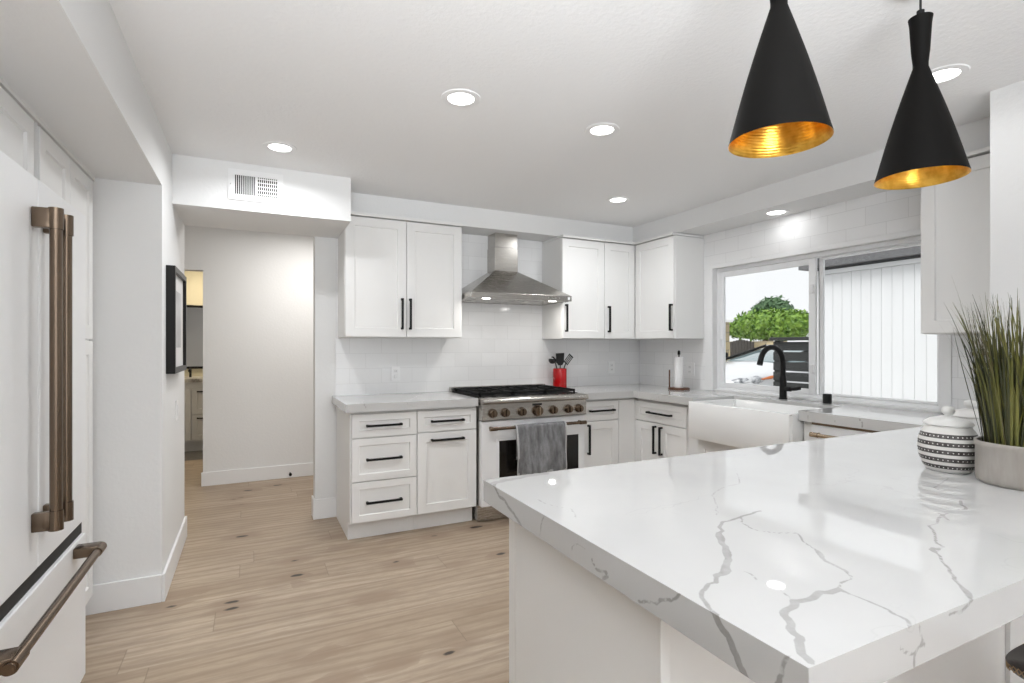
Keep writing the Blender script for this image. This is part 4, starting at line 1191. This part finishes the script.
# ================================================================== BATHROOM BEYOND THE HALL
sbox('floor_bath', M['bathtile'], -1.30, 0.4, 7.0005, 9.0, -0.12, 0.0)
sbox('wall_bath_back', M['bathwall'], -1.20, 0.4, 8.06, 8.18, 0, ZC)
sbox('wall_bath_right', M['wall'], 0.28, 0.40, 5.78, 8.06, 0, ZC)
def vanity():
    FV = face('S', 7.50)
    r = thing('bathroom_vanity', 'grey-white bathroom vanity with dark marble top seen through the doorway', 'vanity', (-0.55, 7.78, 0))
    b = BM(); box(b, -1.10, 0.10, 7.521, 8.055, 0.12, 0.855); obj('body', b, M['vanity'], r)
    b = BM(); box(b, -1.10, 0.10, 7.60, 8.055, 0, 0.1195); obj('toe_kick', b, M['vanity'], r)
    b = BM(); box(b, -1.12, 0.12, 7.48, 8.058, 0.8555, 0.90); obj('marble_top', b, M['marble'], r)
    d = obj('door', shaker_bm(FV, -1.05, -0.665, 0.15, 0.78), M['vanity'], r)
    for z0, z1 in ((0.47, 0.78), (0.15, 0.455)):
        d = obj('drawer', shaker_bm(FV, -0.655, -0.25, z0, z1), M['vanity'], r)
        obj('handle', bar_handle_bm(FV, -0.60, -0.40, z1 - 0.044, z1 - 0.036), M['black'], d)
    r2 = thing('bathroom_faucet', 'small black faucet on the bathroom vanity', 'faucet', (-0.70, 7.85, 0.90))
    b = BM(); tube(b, [(-0.70, 7.85, 0.9005), (-0.70, 7.85, 1.0), (-0.70, 7.80, 1.01), (-0.70, 7.72, 0.985)], 0.014, 10); obj('spout', b, M['black'], r2, smooth=True)
    r3 = thing('bathroom_mirror', 'black-framed mirror above the bathroom vanity', 'mirror', (-0.6, 8.05, 1.02))
    b = BM(); box(b, -1.0, -0.1, 8.045, 8.0595, 1.03, 1.80); obj('mirror_glass', b, M['mirror'], r3)
    b = BM()
    for q in ((-1.03, -0.07, 1.80, 1.83), (-1.03, -0.07, 1.0, 1.03), (-1.03, -1.0, 1.03, 1.80), (-0.1, -0.07, 1.03, 1.80)): box(b, q[0], q[1], 8.03, 8.0595, q[2], q[3], 0.003)
    obj('mirror_frame', b, M['frame'], r3)
vanity()
add_light('bathroom_fill', 'AREA', (-0.5, 7.4, 2.38), (0, 0, 0), 14, (1, 0.88, 0.66), shape='DISK', size=0.4)  # unseen warm fill over the vanity, no fixture modelled
add_light('hall_fill', 'AREA', (0.6, 4.9, 2.38), (0, 0, 0), 15, (1, 0.97, 0.93), shape='DISK', size=0.5)  # unseen fill brightening the hall walls, no fixture modelled

# ================================================================== OUTSIDE
GZ = 0.08
sbox('ground', M['asphalt'], 3.76, 60, -15, 60, GZ - 0.2, GZ)
def siding():
    r = thing('neighbouring_garage', 'white vertical-board garage wall under a grey eave outside the window', 'building', (5.4, 1.0, GZ))
    x = 5.20; y1 = 3.50; z1 = 2.03
    b = BM(); box(b, x + 0.006, x + 0.30, -3.0, y1, GZ, z1); w = 0.0905; y = y1
    while y > -3.0 + w:
        box(b, x, x + 0.007, y - w + 0.0035, y, GZ + 0.02, z1 - 0.012, 0.002); y -= w
    obj('siding', b, M['siding'], r)
    b = BM(); box(b, x - 0.03, x + 0.012, -3.0, y1 + 0.01, z1 - 0.010, z1 + 0.03, 0.002); obj('cap_rail', b, M['siding'], r)
    b = BM(); box(b, 5.10, x + 0.35, -3.0, y1 + 0.12, 2.085, 2.19); obj('eave', b, M['greybeam'], r)
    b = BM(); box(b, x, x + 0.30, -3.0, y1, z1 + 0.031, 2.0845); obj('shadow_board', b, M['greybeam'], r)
siding()
def slat_fence():
    r = thing('slatted_fence', 'charcoal horizontal-slat fence outside between the car and garage wall', 'fence', (5.6, 4.0, GZ))
    x = 5.60; y0, y1 = 3.51, 4.30
    for yy in (y0, y1 - 0.07):
        b = BM(); box(b, x + 0.02, x + 0.09, yy, yy + 0.07, GZ, 1.36); obj('post', b, M['darkfence'], r)
    b = BM(); box(b, x - 0.03, x + 0.10, y0, y1 + 0.03, 1.362, 1.40, 0.003); obj('top_rail', b, M['darkfence'], r)
    z = 1.345
    while z > GZ + 0.15:
        b = BM(); box(b, x, x + 0.019, y0, y1, z - 0.100, z, 0.002); obj('slat', b, M['darkfence'], r); z -= 0.118
slat_fence()
b = BM(); box(b, 5.63, 5.70, 3.0, 3.495, GZ, 1.30)
b.free()

def blob_tree(name, label, cat, base, blobs, leaf, mat_leaf, trunk_r, trunk_top, seed, count):
    rng = random.Random(seed)
    r = thing(name, label, cat, base)
    b = BM()
    for (dx, dy, dz, rad, sq) in blobs:
        c = Vector((base[0] + dx, base[1] + dy, dz))
        # inner mass
        m = bmesh.ops.create_icosphere(b, subdivisions=3, radius=1.0)
        for v in m['verts']:
            d = v.co.normalized(); k = rad * 0.86 * (1 + 0.10 * math.sin(d.x * 9 + dz) * math.cos(d.y * 8) + 0.08 * math.sin(d.z * 13))
            v.co = c + Vector((d.x * k, d.y * k, d.z * k * sq))
        for k in range(int(count * rad * rad)):
            th = rng.uniform(0, 2 * PI); cz = rng.uniform(-1, 1); sz = math.sqrt(1 - cz * cz)
            d = Vector((sz * math.cos(th), sz * math.sin(th), cz)); rr = rad * rng.uniform(0.82, 1.10)
            p = c + Vector((d.x * rr, d.y * rr, d.z * rr * sq))
            a = Vector((rng.gauss(0, 1), rng.gauss(0, 1), rng.gauss(0, 1))).normalized(); e = a.cross(d + Vector((0.01, 0, 0))).normalized()
            s = leaf * rng.uniform(0.6, 1.3)
            q = [b.verts.new(p + a * s), b.verts.new(p + e * s * 0.5), b.verts.new(p - a * s), b.verts.new(p - e * s * 0.5)]
            b.faces.new(q)
    obj('foliage', b, mat_leaf, r)
    b = BM(); tube(b, [(base[0], base[1], base[2]), (base[0] + 0.05, base[1], (base[2] + trunk_top) / 2), (base[0], base[1] + 0.05, trunk_top)], [trunk_r, trunk_r * 0.8, trunk_r * 0.6], 10)
    obj('trunk', b, M['bark'], r, smooth=True)
# hedge tree: crown spans y 9.8..12.3 at x=14
blob_tree('round_tree', 'bright green clipped tree beyond the car outside the window', 'tree', (14.0, 11.0, GZ),
          [(0, 0.95, 1.85, 0.42, 0.8), (-0.1, 0.45, 1.95, 0.5, 0.8), (0, -0.05, 1.95, 0.52, 0.85), (0.1, -0.55, 1.95, 0.50, 0.85), (0, -1.05, 1.92, 0.46, 0.85), (0.2, -1.5, 1.95, 0.4, 0.8), (0, 0.2, 1.75, 0.5, 0.6), (0, -0.6, 1.72, 0.45, 0.6)],
          0.07, M['foliage_hedge'], 0.12, 1.7, 3, 1900)
blob_tree('distant_tree', 'darker green tree rising behind the clipped tree outside', 'tree', (20.0, 15.5, GZ),
          [(0, 0.55, 2.75, 0.42, 0.9), (0, 0.15, 2.95, 0.45, 0.9), (0, -0.25, 3.02, 0.45, 0.85), (0, -0.60, 2.80, 0.40, 0.9), (0, 0, 2.55, 0.6, 0.8)],
          0.12, M['foliage_dark'], 0.14, 2.6, 5, 700)
# stone pillar with cap, stone wall and wooden gate beyond the driveway
r = thing('stone_pillar', 'tall sandy stone pillar with pale cap at the left window edge', 'pillar', (9.6, 8.75, GZ))
b = BM(); box(b, 9.35, 9.85, 8.70, 9.25, GZ, 1.84); obj('shaft', b, M['stone'], r)
b = BM(); box(b, 9.30, 9.90, 8.64, 9.30, 1.841, 1.91, 0.01); obj('cap', b, M['trim'], r)
b = BM(); box(b, 12.0, 12.25, 9.0, 11.6, GZ, 1.42); o = obj('stone_wall', b, M['stone']); tag(o, 'low sandy stone wall behind the car', 'wall')
r = thing('wooden_gate', 'dark weathered wooden gate in front of the stone wall outside', 'gate', (11.8, 9.9, GZ))
b = BM(); y = 9.65
while y < 10.35: box(b, 11.80, 11.83, y, y + 0.085, GZ, 1.40 + 0.06 * math.sin((y - 9.65) / 0.7 * PI)); y += 0.095
obj('boards', b, M['woodgate'], r)
b = BM(); box(b, 11.831, 11.87, 9.65, 10.40, 1.15, 1.25); box(b, 11.831, 11.87, 9.65, 10.40, 0.1, 0.2); obj('rails', b, M['woodgate'], r)
# far house roof
r = thing('distant_house', 'grey-roofed house far behind the trees', 'building', (26, 14, GZ))
b = BM(); box(b, 24, 30, 9.5, 17.2, GZ, 2.2); obj('walls', b, M['siding'], r)
b = BM(); prism(b, [(23.6, 2.2), (27, 3.1), (30.4, 2.2)], 1, 9.2, 17.5); obj('roof', b, M['roof'], r)

# ---- white car, nose towards the window
def car():
    ox, oy = 8.56, 6.07
    r = thing('parked_car', 'white car with clear headlamps parked outside the window', 'car', (0, 0, 0))
    # local frame: +X length forwards (nose), Y width, Z up.  length 4.4, width 1.8
    # body from lofted cross sections along the length
    b = BM()
    secs = [  # x, half width, z_low, z_shoulder, z_top
        (-2.15, 0.70, 0.45, 0.80, 0.95), (-2.0, 0.82, 0.28, 0.88, 1.00), (-1.2, 0.89, 0.20, 0.93, 1.02), (0.0, 0.90, 0.20, 0.92, 1.00),
        (0.75, 0.90, 0.20, 0.90, 0.98), (1.3, 0.88, 0.20, 0.84, 0.93), (1.75, 0.84, 0.20, 0.76, 0.85), (2.0, 0.76, 0.24, 0.66, 0.76), (2.13, 0.62, 0.32, 0.58, 0.66)]
    rings = []
    for x, hw, zl, zs, zt in secs:
        pts = [(-hw * 0.9, zl), (-hw, zl + 0.12), (-hw, (zl + zs) / 2), (-hw * 0.985, zs - 0.05), (-hw * 0.93, zs), (-hw * 0.70, zt - 0.015), (-hw * 0.35, zt), (0, zt + 0.01)]
        pts = pts + [(-p[0], p[1]) for p in pts[-2::-1]]
        rings.append([b.verts.new((x, p[0], p[1])) for p in pts])
    for A, B in zip(rings, rings[1:]):
        for k in range(len(A)): b.faces.new((A[k], A[(k + 1) % len(A)], B[(k + 1) % len(A)], B[k]))
    b.faces.new(rings[0]); b.faces.new(rings[-1][::-1])
    body = obj('body', b, M['carpaint'], r, smooth=40)
    # greenhouse
    b = BM(); gs = [(-1.95, 0.66, 1.00, 1.02), (-1.3, 0.72, 1.0, 1.18), (-0.5, 0.74, 0.99, 1.25), (0.15, 0.72, 0.99, 1.23), (1.00, 0.70, 0.95, 0.965)]
    rg = []
    for x, hw, z0, z1 in gs:
        rg.append([b.verts.new(p) for p in ((x, -hw, z0), (x, -hw * 0.80, z1 - 0.03 if z1 > 1.1 else z1), (x, -hw * 0.5, z1), (x, hw * 0.5, z1), (x, hw * 0.80, z1 - 0.03 if z1 > 1.1 else z1), (x, hw, z0))])
    for A, B in zip(rg, rg[1:]):
        for k in range(6): b.faces.new((A[k], A[(k + 1) % 6], B[(k + 1) % 6], B[k]))
    b.faces.new(rg[0]); b.faces.new(rg[-1][::-1])
    obj('cabin_glass', b, M['carglass'], r, smooth=30)
    b = BM(); rf = [(-1.34, 0.60, 1.175), (-0.5, 0.62, 1.258), (0.17, 0.59, 1.238)]
    A0 = [[b.verts.new((x, s * hw * q, z + 0.004 * (1 - abs(q)))) for s, q in ((-1, 1), (-1, 0.5), (1, 0), (1, 0.5), (1, 1))] for x, hw, z in rf]
    for A, B in zip(A0, A0[1:]):
        for k in range(4): b.faces.new((A[k], A[k + 1], B[k + 1], B[k]))
    o = obj('roof', b, M['carpaint'], r, smooth=True); s = o.modifiers.new('t', 'SOLIDIFY'); s.thickness = 0.03
    for sy in (-1, 1):
        b = BM(); tube(b, [(0.16, sy * 0.585, 1.225), (0.58, sy * 0.62, 1.10), (1.02, sy * 0.69, 0.965)], 0.024, 8); obj('windscreen_pillar', b, M['black'], r)
        b = BM(); tube(b, [(1.30, sy * 0.80, 0.73), (1.62, sy * 0.79, 0.70), (1.90, sy * 0.70, 0.64), (2.06, sy * 0.52, 0.60)], [0.03, 0.075, 0.085, 0.04], 12); obj('headlamp', b, M['lampglass'], r, smooth=True)
        b = BM(); tube(b, [(1.20, sy * 0.865, 0.775), (1.40, sy * 0.865, 0.745), (1.58, sy * 0.855, 0.715)], [0.01, 0.026, 0.01], 8); obj('marker_light', b, M['amber'], r)
        b = BM(); box(b, 0.72, 0.86, sy * 0.90, sy * 1.06, 0.98, 1.10, 0.03); obj('wing_mirror', b, M['black'], r)
    b = BM()
    for z in (0.56, 0.63): box(b, 2.00, 2.14 - (z - 0.5) * 0.2, -0.26, 0.26, z - 0.018, z + 0.018, 0.004)
    obj('grille', b, M['black'], r)
    for sx in (-1.35, 1.32):
        for sy in (-1, 1):
            b = BM(); cyl(b, (sx, sy * 0.70, 0.31), (sx, sy * 0.905, 0.31), 0.31, n=28)
            w = obj('wheel', b, M['rubber'], r)
            b = BM(); cyl(b, (sx, sy * 0.90, 0.31), (sx, sy * 0.912, 0.31), 0.20, n=24); obj('hubcap', b, M['chrome'], w)
    r.location = (ox, oy, GZ)
    r.rotation_euler = (0, 0, math.radians(171))
car()
